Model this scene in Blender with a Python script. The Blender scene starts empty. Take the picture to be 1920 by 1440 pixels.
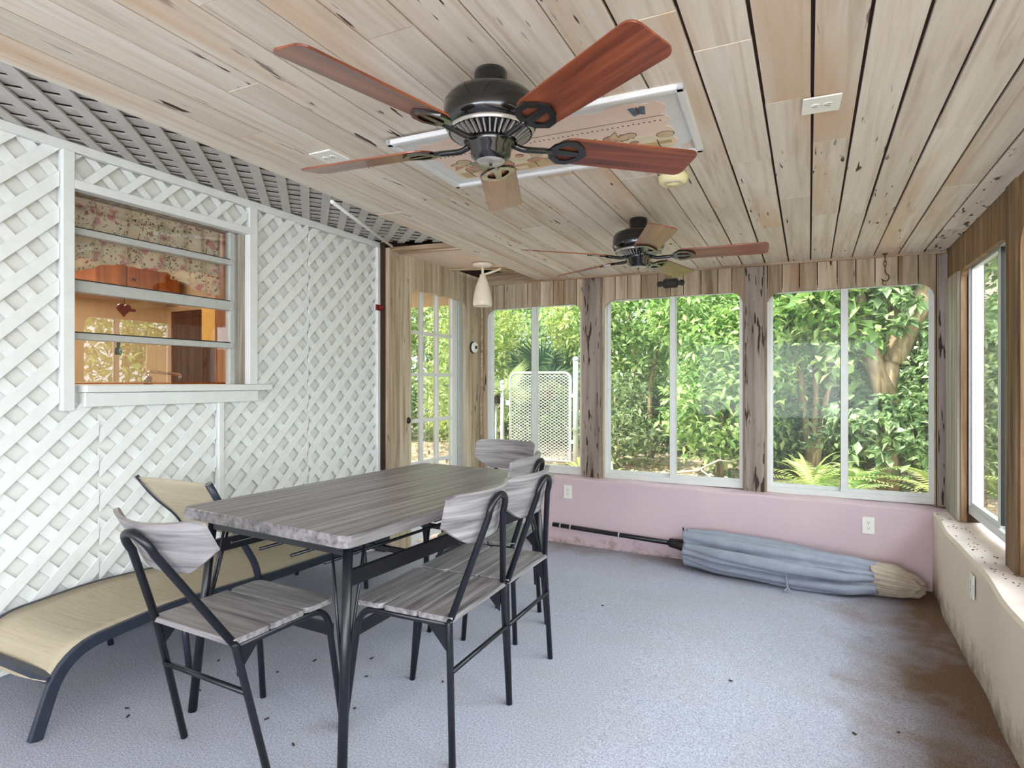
import bpy, bmesh, math, random
import numpy as np
from mathutils import Vector, Matrix

C = bpy.context.scene
COL = C.collection
PI = math.pi
random.seed(7)

# ------------------------------------------------------------------ camera, world, lights, exposure
PSI = math.radians(26.45)
FPX = 1120.0
EYE = Vector((0, 0, 1.2))
cam_d = bpy.data.cameras.new('camera')
cam_d.sensor_width = 36.0
cam_d.lens = 36.0 * FPX / 1920.0
cam_d.shift_y = -3.0 / 1920.0
cam_d.clip_start = 0.02
cam = bpy.data.objects.new('camera', cam_d)
COL.objects.link(cam)
cam.location = EYE
cam.rotation_euler = (PI / 2, 0, PSI)
C.camera = cam

C.view_settings.view_transform = 'Standard'
C.view_settings.look = 'None'
C.view_settings.gamma = 1.0
C.view_settings.exposure = 0.7
C.view_settings.use_curve_mapping = False
C.cycles.use_denoising = True
C.cycles.max_bounces = 10
C.cycles.transparent_max_bounces = 16
C.cycles.sample_clamp_indirect = 6.0

world = bpy.data.worlds.new('world')
C.world = world
world.use_nodes = True
wn = world.node_tree.nodes
wn['Background'].inputs['Color'].default_value = (0.86, 0.93, 1.0, 1)
wn['Background'].inputs['Strength'].default_value = 2.1


def light(name, kind, loc, aim, power, color, sx=1, sy=1):
    d = bpy.data.lights.new(name, kind)
    d.energy = power
    d.color = color
    if kind == 'AREA':
        d.shape = 'RECTANGLE'
        d.size = sx
        d.size_y = sy
    o = bpy.data.objects.new(name, d)
    COL.objects.link(o)
    o.location = loc
    o.rotation_euler = (Vector(aim) - Vector(loc)).to_track_quat('-Z', 'Y').to_euler()
    return o


sun = light('sun', 'SUN', (-6, -8, 12), (0.5, 0.2, 0), 5.5, (1.0, 0.95, 0.86))
sun.data.angle = 0.02
# added area lamps standing in for daylight from unseen openings behind and at right
light('daylight_fill_rear', 'AREA', (-1.0, -6.7, 1.25), (-1.0, 3.0, 1.05), 110, (0.88, 0.94, 1.0), 3.4, 1.9)
light('daylight_fill_right', 'AREA', (1.5, -3.4, 1.25), (-3.0, -1.2, 1.4), 95, (0.88, 0.94, 1.0), 5.0, 1.6)
light('sky_fill_right_eaves', 'AREA', (2.5, 2.3, 2.75), (-1.0, 2.3, 0.1), 195, (0.88, 0.94, 1.0), 4.2, 1.3)  # added fill panel above the eaves, out of view, brightens the floor
light('sky_fill_rear_eaves', 'AREA', (2.5, -2.2, 2.75), (-1.0, -1.6, 0.1), 100, (0.88, 0.94, 1.0), 4.2, 1.3)  # second added fill panel, farther back along the open side

# ------------------------------------------------------------------ helpers


def at(px, py, ax, val):
    """point of the plane (axis ax = val) seen at photo pixel px, py"""
    u = (px - 960.0) / FPX
    v = (717.0 - py) / FPX
    c, s = math.cos(PSI), math.sin(PSI)
    d = (-s + u * c, c + u * s, v)
    t = (val - EYE[ax]) / d[ax]
    return Vector([EYE[i] + t * d[i] for i in range(3)])


def lin(r, g, b):
    f = lambda c: (c / 255.0 / 12.92) if c / 255.0 <= 0.04045 else ((c / 255.0 + 0.055) / 1.055) ** 2.4
    return (f(r), f(g), f(b), 1.0)


class MB:
    def __init__(self):
        self.v = []
        self.f = []
        self.m = []
        self.r = []
        self.sm = []

    def add(self, vs, fs, mi=0, rnd=None, smooth=False):
        o = len(self.v)
        rnd = random.random() if rnd is None else rnd
        self.v += [tuple(p) for p in vs]
        self.r += [rnd] * len(vs)
        for f in fs:
            self.f.append(tuple(i + o for i in f))
            self.m.append(mi)
            self.sm.append(smooth)
        return self

    def box(self, a, b, mi=0, rnd=None, M=None):
        x0, y0, z0 = [min(a[i], b[i]) for i in range(3)]
        x1, y1, z1 = [max(a[i], b[i]) for i in range(3)]
        vs = [Vector(p) for p in ((x0, y0, z0), (x1, y0, z0), (x1, y1, z0), (x0, y1, z0), (x0, y0, z1), (x1, y0, z1), (x1, y1, z1), (x0, y1, z1))]
        if M is not None:
            vs = [M @ p for p in vs]
        return self.add(vs, [(0, 3, 2, 1), (4, 5, 6, 7), (0, 1, 5, 4), (1, 2, 6, 5), (2, 3, 7, 6), (3, 0, 4, 7)], mi, rnd)

    def bar(self, p, q, w, h, up=(0, 0, 1), mi=0, rnd=None):
        """box beam from p to q, w wide sideways, h along up"""
        p, q = Vector(p), Vector(q)
        d = (q - p).normalized()
        u = Vector(up)
        s = d.cross(u)
        if s.length < 1e-5:
            s = d.cross(Vector((1, 0, 0)))
        s.normalize()
        u = s.cross(d).normalized()
        vs = []
        for e in (p, q):
            for a, b in ((-1, -1), (1, -1), (1, 1), (-1, 1)):
                vs.append(e + s * (a * w / 2) + u * (b * h / 2))
        return self.add(vs, [(3, 2, 1, 0), (4, 5, 6, 7), (0, 1, 5, 4), (1, 2, 6, 5), (2, 3, 7, 6), (3, 0, 4, 7)], mi, rnd)

    def tube(self, pts, r, n=10, mi=0, closed=False, cap=True, rnd=None):
        pts = [Vector(p) for p in pts]
        N = len(pts)
        rr = r if isinstance(r, (list, tuple)) else [r] * N
        vs, fs = [], []
        prev = None
        for i, p in enumerate(pts):
            if closed:
                t = pts[(i + 1) % N] - pts[i - 1]
            else:
                t = pts[min(i + 1, N - 1)] - pts[max(i - 1, 0)]
            t.normalize()
            if prev is None:
                a = t.orthogonal().normalized()
            else:
                a = prev - t * prev.dot(t)
                if a.length < 1e-6:
                    a = t.orthogonal()
                a.normalize()
            prev = a
            b = t.cross(a)
            for k in range(n):
                w = 2 * PI * k / n
                vs.append(p + (a * math.cos(w) + b * math.sin(w)) * rr[i])
        for i in range(N if closed else N - 1):
            j = (i + 1) % N
            for k in range(n):
                l = (k + 1) % n
                fs.append((i * n + k, i * n + l, j * n + l, j * n + k))
        self.add(vs, fs, mi, rnd, True)
        if cap and not closed:
            o = len(self.v) - len(vs)
            for e, rev in ((0, True), (N - 1, False)):
                f = [o + e * n + k for k in range(n)]
                self.f.append(tuple(reversed(f)) if rev else tuple(f))
                self.m.append(mi)
                self.sm.append(False)
        return self

    def lathe(self, prof, c=(0, 0, 0), n=32, mi=0, M=None, rnd=None, smooth=True):
        """prof: list of (radius, z)"""
        vs, fs = [], []
        for r, z in prof:
            for k in range(n):
                w = 2 * PI * k / n
                p = Vector((r * math.cos(w), r * math.sin(w), z))
                if M is not None:
                    p = M @ p
                vs.append(p + Vector(c))
        for i in range(len(prof) - 1):
            for k in range(n):
                l = (k + 1) % n
                fs.append((i * n + k, i * n + l, (i + 1) * n + l, (i + 1) * n + k))
        return self.add(vs, fs, mi, rnd, smooth)

    def prism(self, poly, fn, t0, t1, mi=0, rnd=None):
        """extrude a 2-D polygon; fn(a, b, t) -> 3-D point"""
        n = len(poly)
        vs = [fn(a, b, t0) for a, b in poly] + [fn(a, b, t1) for a, b in poly]
        fs = [tuple(range(n)), tuple(range(2 * n - 1, n - 1, -1))]
        for i in range(n):
            j = (i + 1) % n
            fs.append((j, i, n + i, n + j))
        return self.add(vs, fs, mi, rnd)

    def build(self, name, mats, parent=None, bevel=0, fix=True):
        me = bpy.data.meshes.new(name)
        me.from_pydata(self.v, [], self.f)
        for m in (mats if isinstance(mats, (list, tuple)) else [mats]):
            me.materials.append(m)
        me.polygons.foreach_set('material_index', self.m)
        me.polygons.foreach_set('use_smooth', self.sm)
        at_ = me.attributes.new('rnd', 'FLOAT', 'POINT')
        at_.data.foreach_set('value', self.r)
        if fix:
            b = bmesh.new()
            b.from_mesh(me)
            bmesh.ops.recalc_face_normals(b, faces=b.faces)
            b.to_mesh(me)
            b.free()
        me.update()
        o = bpy.data.objects.new(name, me)
        COL.objects.link(o)
        if parent is not None:
            o.parent = parent
        if bevel:
            md = o.modifiers.new('bevel', 'BEVEL')
            md.width = bevel
            md.segments = 2
            md.limit_method = 'ANGLE'
            md.angle_limit = 0.7
        return o


def tag(o, label=None, cat=None, group=None, kind=None):
    if label:
        o['label'] = label
    if cat:
        o['category'] = cat
    if group:
        o['group'] = group
    if kind:
        o['kind'] = kind
    return o


def struct(o, label=None, cat=None):
    return tag(o, label, cat, None, 'structure')


def thing(name, label, cat, loc=(0, 0, 0), rz=0.0, group=None):
    o = bpy.data.objects.new(name, None)
    o.empty_display_size = 0.1
    COL.objects.link(o)
    o.location = loc
    o.rotation_euler = (0, 0, rz)
    return tag(o, label, cat, group)


def dup(o, parent=None):
    c = o.copy()
    COL.objects.link(c)
    c.parent = parent
    for ch in [k for k in bpy.data.objects if k.parent == o]:
        dup(ch, c)
    return c


def fillet(pts, rads, n=6):
    """polyline with rounded corners"""
    pts = [Vector(p) for p in pts]
    out = [pts[0]]
    for i in range(1, len(pts) - 1):
        p, r = pts[i], rads[i - 1]
        a, b = (pts[i - 1] - p), (pts[i + 1] - p)
        r = min(r, a.length * 0.49, b.length * 0.49)
        A, B = p + a.normalized() * r, p + b.normalized() * r
        for k in range(n + 1):
            t = k / n
            out.append(A * (1 - t) ** 2 + p * 2 * t * (1 - t) + B * t * t)
    out.append(pts[-1])
    return out


def rrect(w, h, r, n=5):
    out = []
    for cx, cy, a0 in ((w / 2 - r, h / 2 - r, 0), (-w / 2 + r, h / 2 - r, PI / 2), (-w / 2 + r, -h / 2 + r, PI), (w / 2 - r, -h / 2 + r, 1.5 * PI)):
        for k in range(n + 1):
            a = a0 + PI / 2 * k / n
            out.append((cx + r * math.cos(a), cy + r * math.sin(a)))
    return out


def clip_rect(poly, x0, y0, x1, y1):
    for ax, lim, sg in ((0, x0, 1), (0, x1, -1), (1, y0, 1), (1, y1, -1)):
        out = []
        for i in range(len(poly)):
            p, q = poly[i - 1], poly[i]
            dp, dq = sg * (p[ax] - lim), sg * (q[ax] - lim)
            if (dp >= 0) != (dq >= 0):
                t = dp / (dp - dq)
                out.append((p[0] + t * (q[0] - p[0]), p[1] + t * (q[1] - p[1])))
            if dq >= 0:
                out.append(q)
        poly = out
        if len(poly) < 3:
            return []
    return poly


# ------------------------------------------------------------------ materials
class NT:
    def __init__(self, name):
        self.mat = bpy.data.materials.new(name)
        self.mat.use_nodes = True
        self.t = self.mat.node_tree
        self.bs = self.t.nodes['Principled BSDF']
        self.out = self.t.nodes['Material Output']

    def n(self, kind, **kw):
        nd = self.t.nodes.new(kind)
        for k, v in kw.items():
            setattr(nd, k, v)
        return nd

    def l(self, a, b):
        self.t.links.new(a, b)

    def coord(self, scale=(1, 1, 1), rnd=0.0):
        tc = self.n('ShaderNodeTexCoord')
        mp = self.n('ShaderNodeMapping')
        mp.inputs['Scale'].default_value = scale
        self.l(tc.outputs['Object'], mp.inputs['Vector'])
        if not rnd:
            return mp.outputs['Vector']
        a = self.n('ShaderNodeAttribute', attribute_name='rnd')
        m = self.n('ShaderNodeMath', operation='MULTIPLY')
        m.inputs[1].default_value = rnd
        self.l(a.outputs['Fac'], m.inputs[0])
        ad = self.n('ShaderNodeVectorMath', operation='ADD')
        self.l(mp.outputs['Vector'], ad.inputs[0])
        self.l(m.outputs[0], ad.inputs[1])
        return ad.outputs['Vector']

    def noise(self, vec, scale=1.0, detail=4, rough=0.55, dist=0.0):
        nz = self.n('ShaderNodeTexNoise')
        nz.inputs['Scale'].default_value = scale
        nz.inputs['Detail'].default_value = detail
        nz.inputs['Roughness'].default_value = rough
        nz.inputs['Distortion'].default_value = dist
        self.l(vec, nz.inputs['Vector'])
        return nz.outputs['Fac']

    def ramp(self, fac, stops):
        r = self.n('ShaderNodeValToRGB')
        e = r.color_ramp.elements
        while len(e) < len(stops):
            e.new(0.5)
        for i, (p, c) in enumerate(stops):
            e[i].position = p
            e[i].color = c if len(c) == 4 else (*c, 1)
        self.l(fac, r.inputs['Fac'])
        return r.outputs['Color']

    def mix(self, fac, a, b, mode='MIX'):
        m = self.n('ShaderNodeMix', data_type='RGBA', blend_type=mode)
        for i, v in ((0, fac), (6, a), (7, b)):
            if hasattr(v, 'is_linked'):
                self.l(v, m.inputs[i])
            else:
                m.inputs[i].default_value = v
        return m.outputs[2]

    def bump(self, h, strength=0.3, dist=0.01):
        b = self.n('ShaderNodeBump')
        b.inputs['Strength'].default_value = strength
        b.inputs['Distance'].default_value = dist
        self.l(h, b.inputs['Height'])
        self.l(b.outputs['Normal'], self.bs.inputs['Normal'])


BLK = (0, 0, 0, 1)
WHT = (1, 1, 1, 1)


def plain(name, col, rough=0.6, metal=0.0, var=0.06, scale=9.0, spec=0.5, coat=0.0):
    m = NT(name)
    f = m.noise(m.coord(), scale, 5)
    dark = tuple(c * (1 - var * 2.2) for c in col[:3]) + (1,)
    m.l(m.ramp(f, [(0.3, dark), (0.65, col)]), m.bs.inputs['Base Color'])
    m.bs.inputs['Roughness'].default_value = rough
    m.bs.inputs['Metallic'].default_value = metal
    m.bs.inputs['Specular IOR Level'].default_value = spec
    m.bs.inputs['Coat Weight'].default_value = coat
    return m.mat


def wood(name, pale, mid, dark, axis, tan=None, tan_at=0.55, pits=0.0, rough=0.75, grain=26.0, along=1.1, bump=0.25, rvar=0.25, coat=0.0, rnd=61.0, pit_col=None, pit_big=False, dist=0.6, yscale=None, pit_lo=0.65):
    m = NT(name)
    sc = [grain] * 3
    sc[axis] = along
    if yscale:
        sc[1] = yscale
    v = m.coord(tuple(sc), rnd)
    g = m.noise(v, 1.0, 6, 0.62, dist)
    col = m.ramp(g, [(0.28, dark), (0.46, mid), (0.66, pale)])
    if tan:
        s2 = [5.0] * 3
        s2[axis] = 0.5
        p = m.noise(m.coord(tuple(s2), rnd * 1.7), 1.0, 3, 0.5)
        col = m.mix(m.ramp(p, [(tan_at, BLK), (tan_at + 0.16, (0.85, 0.85, 0.85, 1))]), col, tan)
    a = m.n('ShaderNodeAttribute', attribute_name='rnd')
    mul = m.ramp(a.outputs['Fac'], [(0.0, (1 - rvar, 1 - rvar * 1.1, 1 - rvar * 1.25, 1)), (1.0, (1.0, 1.0, 1.0, 1))])
    col = m.mix(1.0, col, mul, 'MULTIPLY')
    if pits:
        s3 = [26.0 if pit_big else 42.0] * 3
        s3[axis] = 9.0 if pit_big else 5.5
        p = m.noise(m.coord(tuple(s3), rnd * 0.7), 1.0, 2, 0.5)
        s4 = [4.0] * 3
        s4[axis] = 1.2
        q = m.noise(m.coord(tuple(s4), rnd * 0.37), 1.0, 2, 0.5)
        k = m.n('ShaderNodeMath', operation='MULTIPLY')
        m.l(m.ramp(p, [(0.6 if pit_big else pit_lo, BLK), (0.64 if pit_big else pit_lo + 0.035, WHT)]), k.inputs[0])
        m.l(m.ramp(q, [(1 - pits, BLK), (1.06 - pits, WHT)]), k.inputs[1])
        col = m.mix(k.outputs[0], col, pit_col or lin(60, 40, 30))
    m.l(col, m.bs.inputs['Base Color'])
    m.bs.inputs['Roughness'].default_value = rough
    m.bs.inputs['Coat Weight'].default_value = coat
    m.bs.inputs['Coat Roughness'].default_value = 0.18
    if bump:
        m.bump(g, bump, 0.004)
    return m.mat


M = {}
CE = dict(pale=lin(236, 227, 215), mid=lin(224, 212, 197), dark=lin(198, 178, 157), tan=lin(216, 184, 150), rough=0.7)
M['ceil_planks'] = wood('whitewashed_planks', axis=1, pits=0.46, tan_at=0.54, rvar=0.14, **CE)
CE2 = dict(CE, tan_at=0.6, pits=0.62, rvar=0.1)
M['ceil_pecky'] = wood('pecky_planks', axis=1, pit_big=True, **CE2)
M['wall_boards'] = wood('weathered_boards', lin(222, 206, 184), lin(194, 174, 150), lin(130, 108, 86), 2, tan=lin(160, 116, 78), tan_at=0.56, pits=0.45, rvar=0.46, grain=20)
M['wall_boards_dark'] = wood('brown_boards', lin(170, 140, 106), lin(134, 104, 72), lin(80, 56, 36), 2, pits=0.4, rvar=0.35, grain=20)
M['wall_boards_pale'] = wood('pale_weathered_boards', lin(226, 214, 194), lin(202, 184, 158), lin(154, 132, 104), 2, tan=lin(168, 124, 84), tan_at=0.6, pits=0.42, rvar=0.3, grain=20)
M['grey_trim_wood'] = wood('grey_weathered_wood', lin(190, 182, 170), lin(158, 148, 134), lin(112, 100, 88), 2, pits=0.4, rvar=0.1)
M['post_wood'] = wood('pecky_post_wood', lin(172, 158, 150), lin(146, 132, 124), lin(102, 88, 82), 2, pits=0.66, rvar=0.15, grain=16, dist=0.2, pit_lo=0.58)
M['beam_wood'] = wood('recess_beam_wood', lin(205, 184, 160), lin(178, 150, 122), lin(120, 90, 66), 0, pits=0.3, rvar=0.2)
M['gap'] = plain('dark_gap', lin(58, 36, 26), 0.9)
M['white_paint'] = plain('white_paint', lin(232, 234, 232), 0.55, var=0.03, scale=14)
M['lattice_white'] = plain('white_lattice_paint', lin(238, 240, 238), 0.55, var=0.025, scale=22)
M['wall_white'] = plain('white_wall_panel', lin(236, 236, 230), 0.7, var=0.03, scale=5)
M['soffit_grey'] = plain('grey_soffit_paint', lin(206, 202, 197), 0.65, var=0.05, scale=16)
M['soffit_dark'] = plain('soffit_backing', lin(104, 98, 92), 0.9)
M['pink_panel'] = plain('pink_ceiling_board', lin(236, 214, 196), 0.7, var=0.04, scale=3)
M['alu'] = plain('white_aluminium', lin(222, 224, 222), 0.35, var=0.03, scale=20)
M['alu_grey'] = plain('grey_aluminium', lin(188, 190, 186), 0.4, var=0.06, scale=25)
M['rubber'] = plain('dark_gasket', lin(48, 46, 44), 0.7)
M['black_metal'] = plain('black_powder_coat', lin(19, 21, 30), 0.34, var=0.1, scale=40)
M['fan_black'] = plain('gloss_black_enamel', lin(14, 14, 15), 0.16, var=0.0, coat=0.6)
M['fan_silver'] = plain('brushed_plate', lin(196, 190, 184), 0.3, metal=0.6, var=0.05)
M['mahogany'] = wood('mahogany_blade', lin(156, 82, 46), lin(120, 54, 28), lin(64, 24, 13), 0, rough=0.32, grain=30, along=1.6, bump=0.03, rvar=0.1, coat=0.5)
M['table_wood'] = wood('grey_oak_laminate', lin(160, 155, 157), lin(126, 121, 124), lin(70, 66, 72), 1, rough=0.36, grain=44, along=1.6, bump=0.05, rvar=0.12, dist=0.2)
M['chair_wood'] = wood('grey_oak_seat', lin(164, 160, 162), lin(130, 125, 128), lin(72, 68, 76), 0, rough=0.42, grain=48, along=2.4, bump=0.05, rvar=0.12, dist=0.15)
M['chair_back'] = wood('grey_oak_back', lin(172, 168, 170), lin(136, 131, 134), lin(78, 74, 82), 0, rough=0.42, grain=46, along=2.2, bump=0.05, rvar=0.1, dist=0.3, yscale=3.0)
M['sling'] = wood('tan_sling_weave', lin(188, 176, 154), lin(181, 168, 145), lin(170, 156, 132), 0, rough=0.7, grain=90, along=1.2, bump=0.05, rvar=0.05, dist=0.0)
M['lounger_metal'] = plain('charcoal_lounger_frame', lin(44, 50, 64), 0.4, var=0.12, scale=30)
M['ivory'] = plain('ivory_plastic', lin(240, 228, 178), 0.4, var=0.03)
M['plate_white'] = plain('white_plastic', lin(240, 238, 230), 0.35, var=0.02)
M['slot_dark'] = plain('dark_slot', lin(40, 36, 34), 0.6)
M['iron'] = plain('black_iron', lin(30, 24, 22), 0.5, var=0.2)
M['rust'] = plain('rusty_hook', lin(86, 58, 44), 0.7, var=0.2, scale=60)
M['red_paint'] = plain('dark_red_paint', lin(120, 28, 24), 0.45, var=0.1)
M['umb_grey'] = plain('slate_grey_canvas', lin(150, 156, 172), 0.85, var=0.07, scale=12)
M['umb_tan'] = plain('faded_taupe_canvas', lin(186, 172, 156), 0.85, var=0.08, scale=16)
M['lamp_white'] = plain('opal_white_shade', lin(240, 228, 208), 0.35, var=0.02)
M['galv'] = plain('galvanised_steel', lin(196, 202, 204), 0.4, metal=0.35, var=0.08)
M['bark'] = wood('tree_bark', lin(190, 170, 140), lin(156, 134, 106), lin(98, 82, 62), 2, grain=16, along=3, bump=0.6, rvar=0.2)
M['twig'] = plain('dry_twig', lin(190, 180, 166), 0.8, var=0.15)
M['kit_wall'] = plain('kitchen_wall_paint', lin(222, 194, 158), 0.7, var=0.03, scale=3)
M['kit_wood'] = wood('honey_cabinet_wood', lin(196, 118, 56), lin(170, 92, 40), lin(120, 58, 24), 2, rough=0.4, grain=24, along=1.4, bump=0.03)
M['kit_dark'] = plain('dark_cherry', lin(64, 24, 18), 0.4, var=0.2)
M['kit_yellow'] = plain('yellow_cabinet', lin(226, 178, 84), 0.5, var=0.05)
M['chrome'] = plain('chrome', lin(210, 210, 210), 0.12, metal=1.0, var=0.02)
M['tan_soffit'] = plain('tan_porch_soffit', lin(214, 178, 140), 0.7, var=0.04)
M['siding'] = plain('white_siding', lin(226, 214, 204), 0.6, var=0.03)
M['roofing'] = plain('grey_roofing', lin(120, 114, 108), 0.9)
M['picture_white'] = plain('white_frame_moulding', lin(226, 226, 226), 0.45, var=0.02)


def two_tone(name, a, b, c, scale, rough=0.9, bump=0.0, bscale=200.0):
    m = NT(name)
    f = m.noise(m.coord(), scale, 6, 0.6)
    m.l(m.ramp(f, [(0.3, a), (0.5, b), (0.7, c)]), m.bs.inputs['Base Color'])
    m.bs.inputs['Roughness'].default_value = rough
    if bump:
        m.bump(m.noise(m.coord(), bscale, 3), bump, 0.01)
    return m.mat


def carpet_mat():
    m = NT('carpet_pile')
    v = m.coord()
    fine = m.noise(v, 150.0, 3, 0.7)
    col = m.ramp(fine, [(0.3, lin(130, 132, 147)), (0.5, lin(170, 172, 188)), (0.7, lin(200, 202, 218))])
    blot = m.noise(v, 3.2, 5, 0.6)
    col = m.mix(m.ramp(blot, [(0.45, BLK), (0.75, (0.3, 0.3, 0.3, 1))]), col, lin(170, 160, 150))
    # dirt worn in along the right and far walls: real staining, ragged edge
    tc = m.n('ShaderNodeTexCoord')
    sp = m.n('ShaderNodeSeparateXYZ')
    m.l(tc.outputs['Object'], sp.inputs[0])
    a = m.n('ShaderNodeMath', operation='MULTIPLY_ADD')
    m.l(blot, a.inputs[0])
    a.inputs[1].default_value = 0.9
    m.l(sp.outputs['X'], a.inputs[2])
    stain = m.ramp(m_range(m, a.outputs[0], 0.52, 1.08), [(0.0, BLK), (0.55, (0.45, 0.45, 0.45, 1)), (1.0, (0.95, 0.95, 0.95, 1))])
    brown = m.ramp(fine, [(0.3, lin(84, 60, 42)), (0.7, lin(140, 112, 88))])
    col = m.mix(stain, col, brown)
    b = m.n('ShaderNodeMath', operation='MULTIPLY_ADD')
    m.l(blot, b.inputs[0])
    b.inputs[1].default_value = 0.8
    m.l(sp.outputs['Y'], b.inputs[2])
    st2 = m.ramp(m_range(m, b.outputs[0], 4.95, 5.45), [(0.0, BLK), (1.0, (0.6, 0.6, 0.6, 1))])
    col = m.mix(st2, col, brown)
    m.l(col, m.bs.inputs['Base Color'])
    m.bs.inputs['Roughness'].default_value = 0.95
    m.bs.inputs['Specular IOR Level'].default_value = 0.1
    m.bump(m.noise(v, 190.0, 2, 0.7), 0.4, 0.008)
    return m.mat


def m_range(m, sock, lo, hi):
    r = m.n('ShaderNodeMapRange')
    r.inputs['From Min'].default_value = lo
    r.inputs['From Max'].default_value = hi
    m.l(sock, r.inputs['Value'])
    return r.outputs['Result']


def plaster_mat(name, base, warm, dirt, lo, hi):
    """painted plaster with mould and scuffs at the foot of the wall"""
    m = NT(name)
    v = m.coord()
    big = m.noise(v, 2.4, 5, 0.6)
    col = m.ramp(big, [(0.35, base), (0.7, warm)])
    tc = m.n('ShaderNodeTexCoord')
    sp = m.n('ShaderNodeSeparateXYZ')
    m.l(tc.outputs['Object'], sp.inputs[0])
    k = m.n('ShaderNodeMath', operation='MULTIPLY_ADD')
    m.l(m.noise(v, 9.0, 6, 0.7), k.inputs[0])
    k.inputs[1].default_value = 0.55
    m.l(sp.outputs['Z'], k.inputs[2])
    st = m.ramp(m_range(m, k.outputs[0], lo, hi), [(0.0, (0.85, 0.85, 0.85, 1)), (1.0, BLK)])
    col = m.mix(st, col, dirt)
    m.l(col, m.bs.inputs['Base Color'])
    m.bs.inputs['Roughness'].default_value = 0.75
    m.bump(m.noise(v, 30.0, 4), 0.15, 0.01)
    return m.mat


M['carpet'] = carpet_mat()
M['pink_wall'] = plaster_mat('pink_plaster', lin(204, 182, 192), lin(212, 188, 192), lin(128, 92, 70), -0.02, 0.10)
M['cream_wall'] = plaster_mat('cream_plaster', lin(222, 206, 186), lin(226, 212, 194), lin(96, 78, 58), -0.02, 0.20)
M['sill_paint'] = plain('chalky_sill_paint', lin(230, 214, 208), 0.7, var=0.06, scale=6)
M['ground'] = two_tone('leaf_litter_ground', lin(120, 96, 72), lin(176, 156, 130), lin(226, 214, 196), 7.0, 0.95, 0.5, 40)


def glass_mat(name, refl, tint=(1, 1, 1, 1), rough=0.0, dirt=0.0):
    m = NT(name)
    m.t.nodes.remove(m.bs)
    tr = m.n('ShaderNodeBsdfTransparent')
    tr.inputs['Color'].default_value = tint
    gl = m.n('ShaderNodeBsdfGlossy')
    gl.inputs['Roughness'].default_value = rough
    fr = m.n('ShaderNodeFresnel')
    fr.inputs['IOR'].default_value = 1.35
    ad = m.n('ShaderNodeMath', operation='ADD')
    fm = m.n('ShaderNodeMath', operation='MULTIPLY')
    fm.inputs[1].default_value = 0.45
    m.l(fr.outputs[0], fm.inputs[0])
    m.l(fm.outputs[0], ad.inputs[0])
    ad.inputs[1].default_value = refl
    mx = m.n('ShaderNodeMixShader')
    m.l(ad.outputs[0], mx.inputs[0])
    m.l(tr.outputs[0], mx.inputs[1])
    m.l(gl.outputs[0], mx.inputs[2])
    last = mx
    if dirt:
        df = m.n('ShaderNodeBsdfDiffuse')
        df.inputs['Color'].default_value = lin(225, 225, 220)
        m2 = m.n('ShaderNodeMixShader')
        f = m.noise(m.coord((1.4, 1.4, 0.8)), 1.0, 3)
        m.l(m.ramp(f, [(0.3, (dirt * 0.4,) * 3), (0.75, (dirt,) * 3)]), m2.inputs[0])
        m.l(mx.outputs[0], m2.inputs[1])
        m.l(df.outputs[0], m2.inputs[2])
        last = m2
    m.l(last.outputs[0], m.out.inputs['Surface'])
    return m.mat


M['glass'] = glass_mat('window_glass', 0.0, (0.97, 0.99, 0.97, 1), dirt=0.05)
M['glass_house'] = glass_mat('house_window_glass', 0.13, (0.96, 0.97, 0.95, 1))


def leaf_mat(name, a, b, c, trans=0.45):
    m = NT(name)
    at_ = m.n('ShaderNodeAttribute', attribute_name='rnd')
    col = m.ramp(at_.outputs['Fac'], [(0.1, a), (0.5, b), (0.95, c)])
    m.l(col, m.bs.inputs['Base Color'])
    m.bs.inputs['Roughness'].default_value = 0.42
    tl = m.n('ShaderNodeBsdfTranslucent')
    m.l(m.mix(1.0, col, (1.05, 1.12, 0.8, 1), 'MULTIPLY'), tl.inputs['Color'])
    mx = m.n('ShaderNodeMixShader')
    mx.inputs[0].default_value = trans
    m.l(m.bs.outputs[0], mx.inputs[1])
    m.l(tl.outputs[0], mx.inputs[2])
    m.l(mx.outputs[0], m.out.inputs['Surface'])
    return m.mat


M['leaf_bright'] = leaf_mat('bright_leaf', lin(104, 140, 80), lin(158, 190, 118), lin(214, 230, 168))
M['leaf_mid'] = leaf_mat('mid_leaf', lin(100, 128, 88), lin(148, 176, 126), lin(206, 222, 180))
M['leaf_yellow'] = leaf_mat('yellow_leaf', lin(134, 156, 92), lin(186, 200, 126), lin(230, 230, 170))
M['leaf_grey'] = leaf_mat('grey_green_leaf', lin(96, 120, 84), lin(148, 168, 124), lin(200, 208, 170))
M['leaf_blue'] = leaf_mat('blue_palm_leaf', lin(70, 100, 84), lin(110, 142, 118), lin(160, 184, 150))
M['litter'] = leaf_mat('dry_leaf', lin(120, 90, 60), lin(190, 164, 130), lin(236, 222, 196), 0.1)


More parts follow.
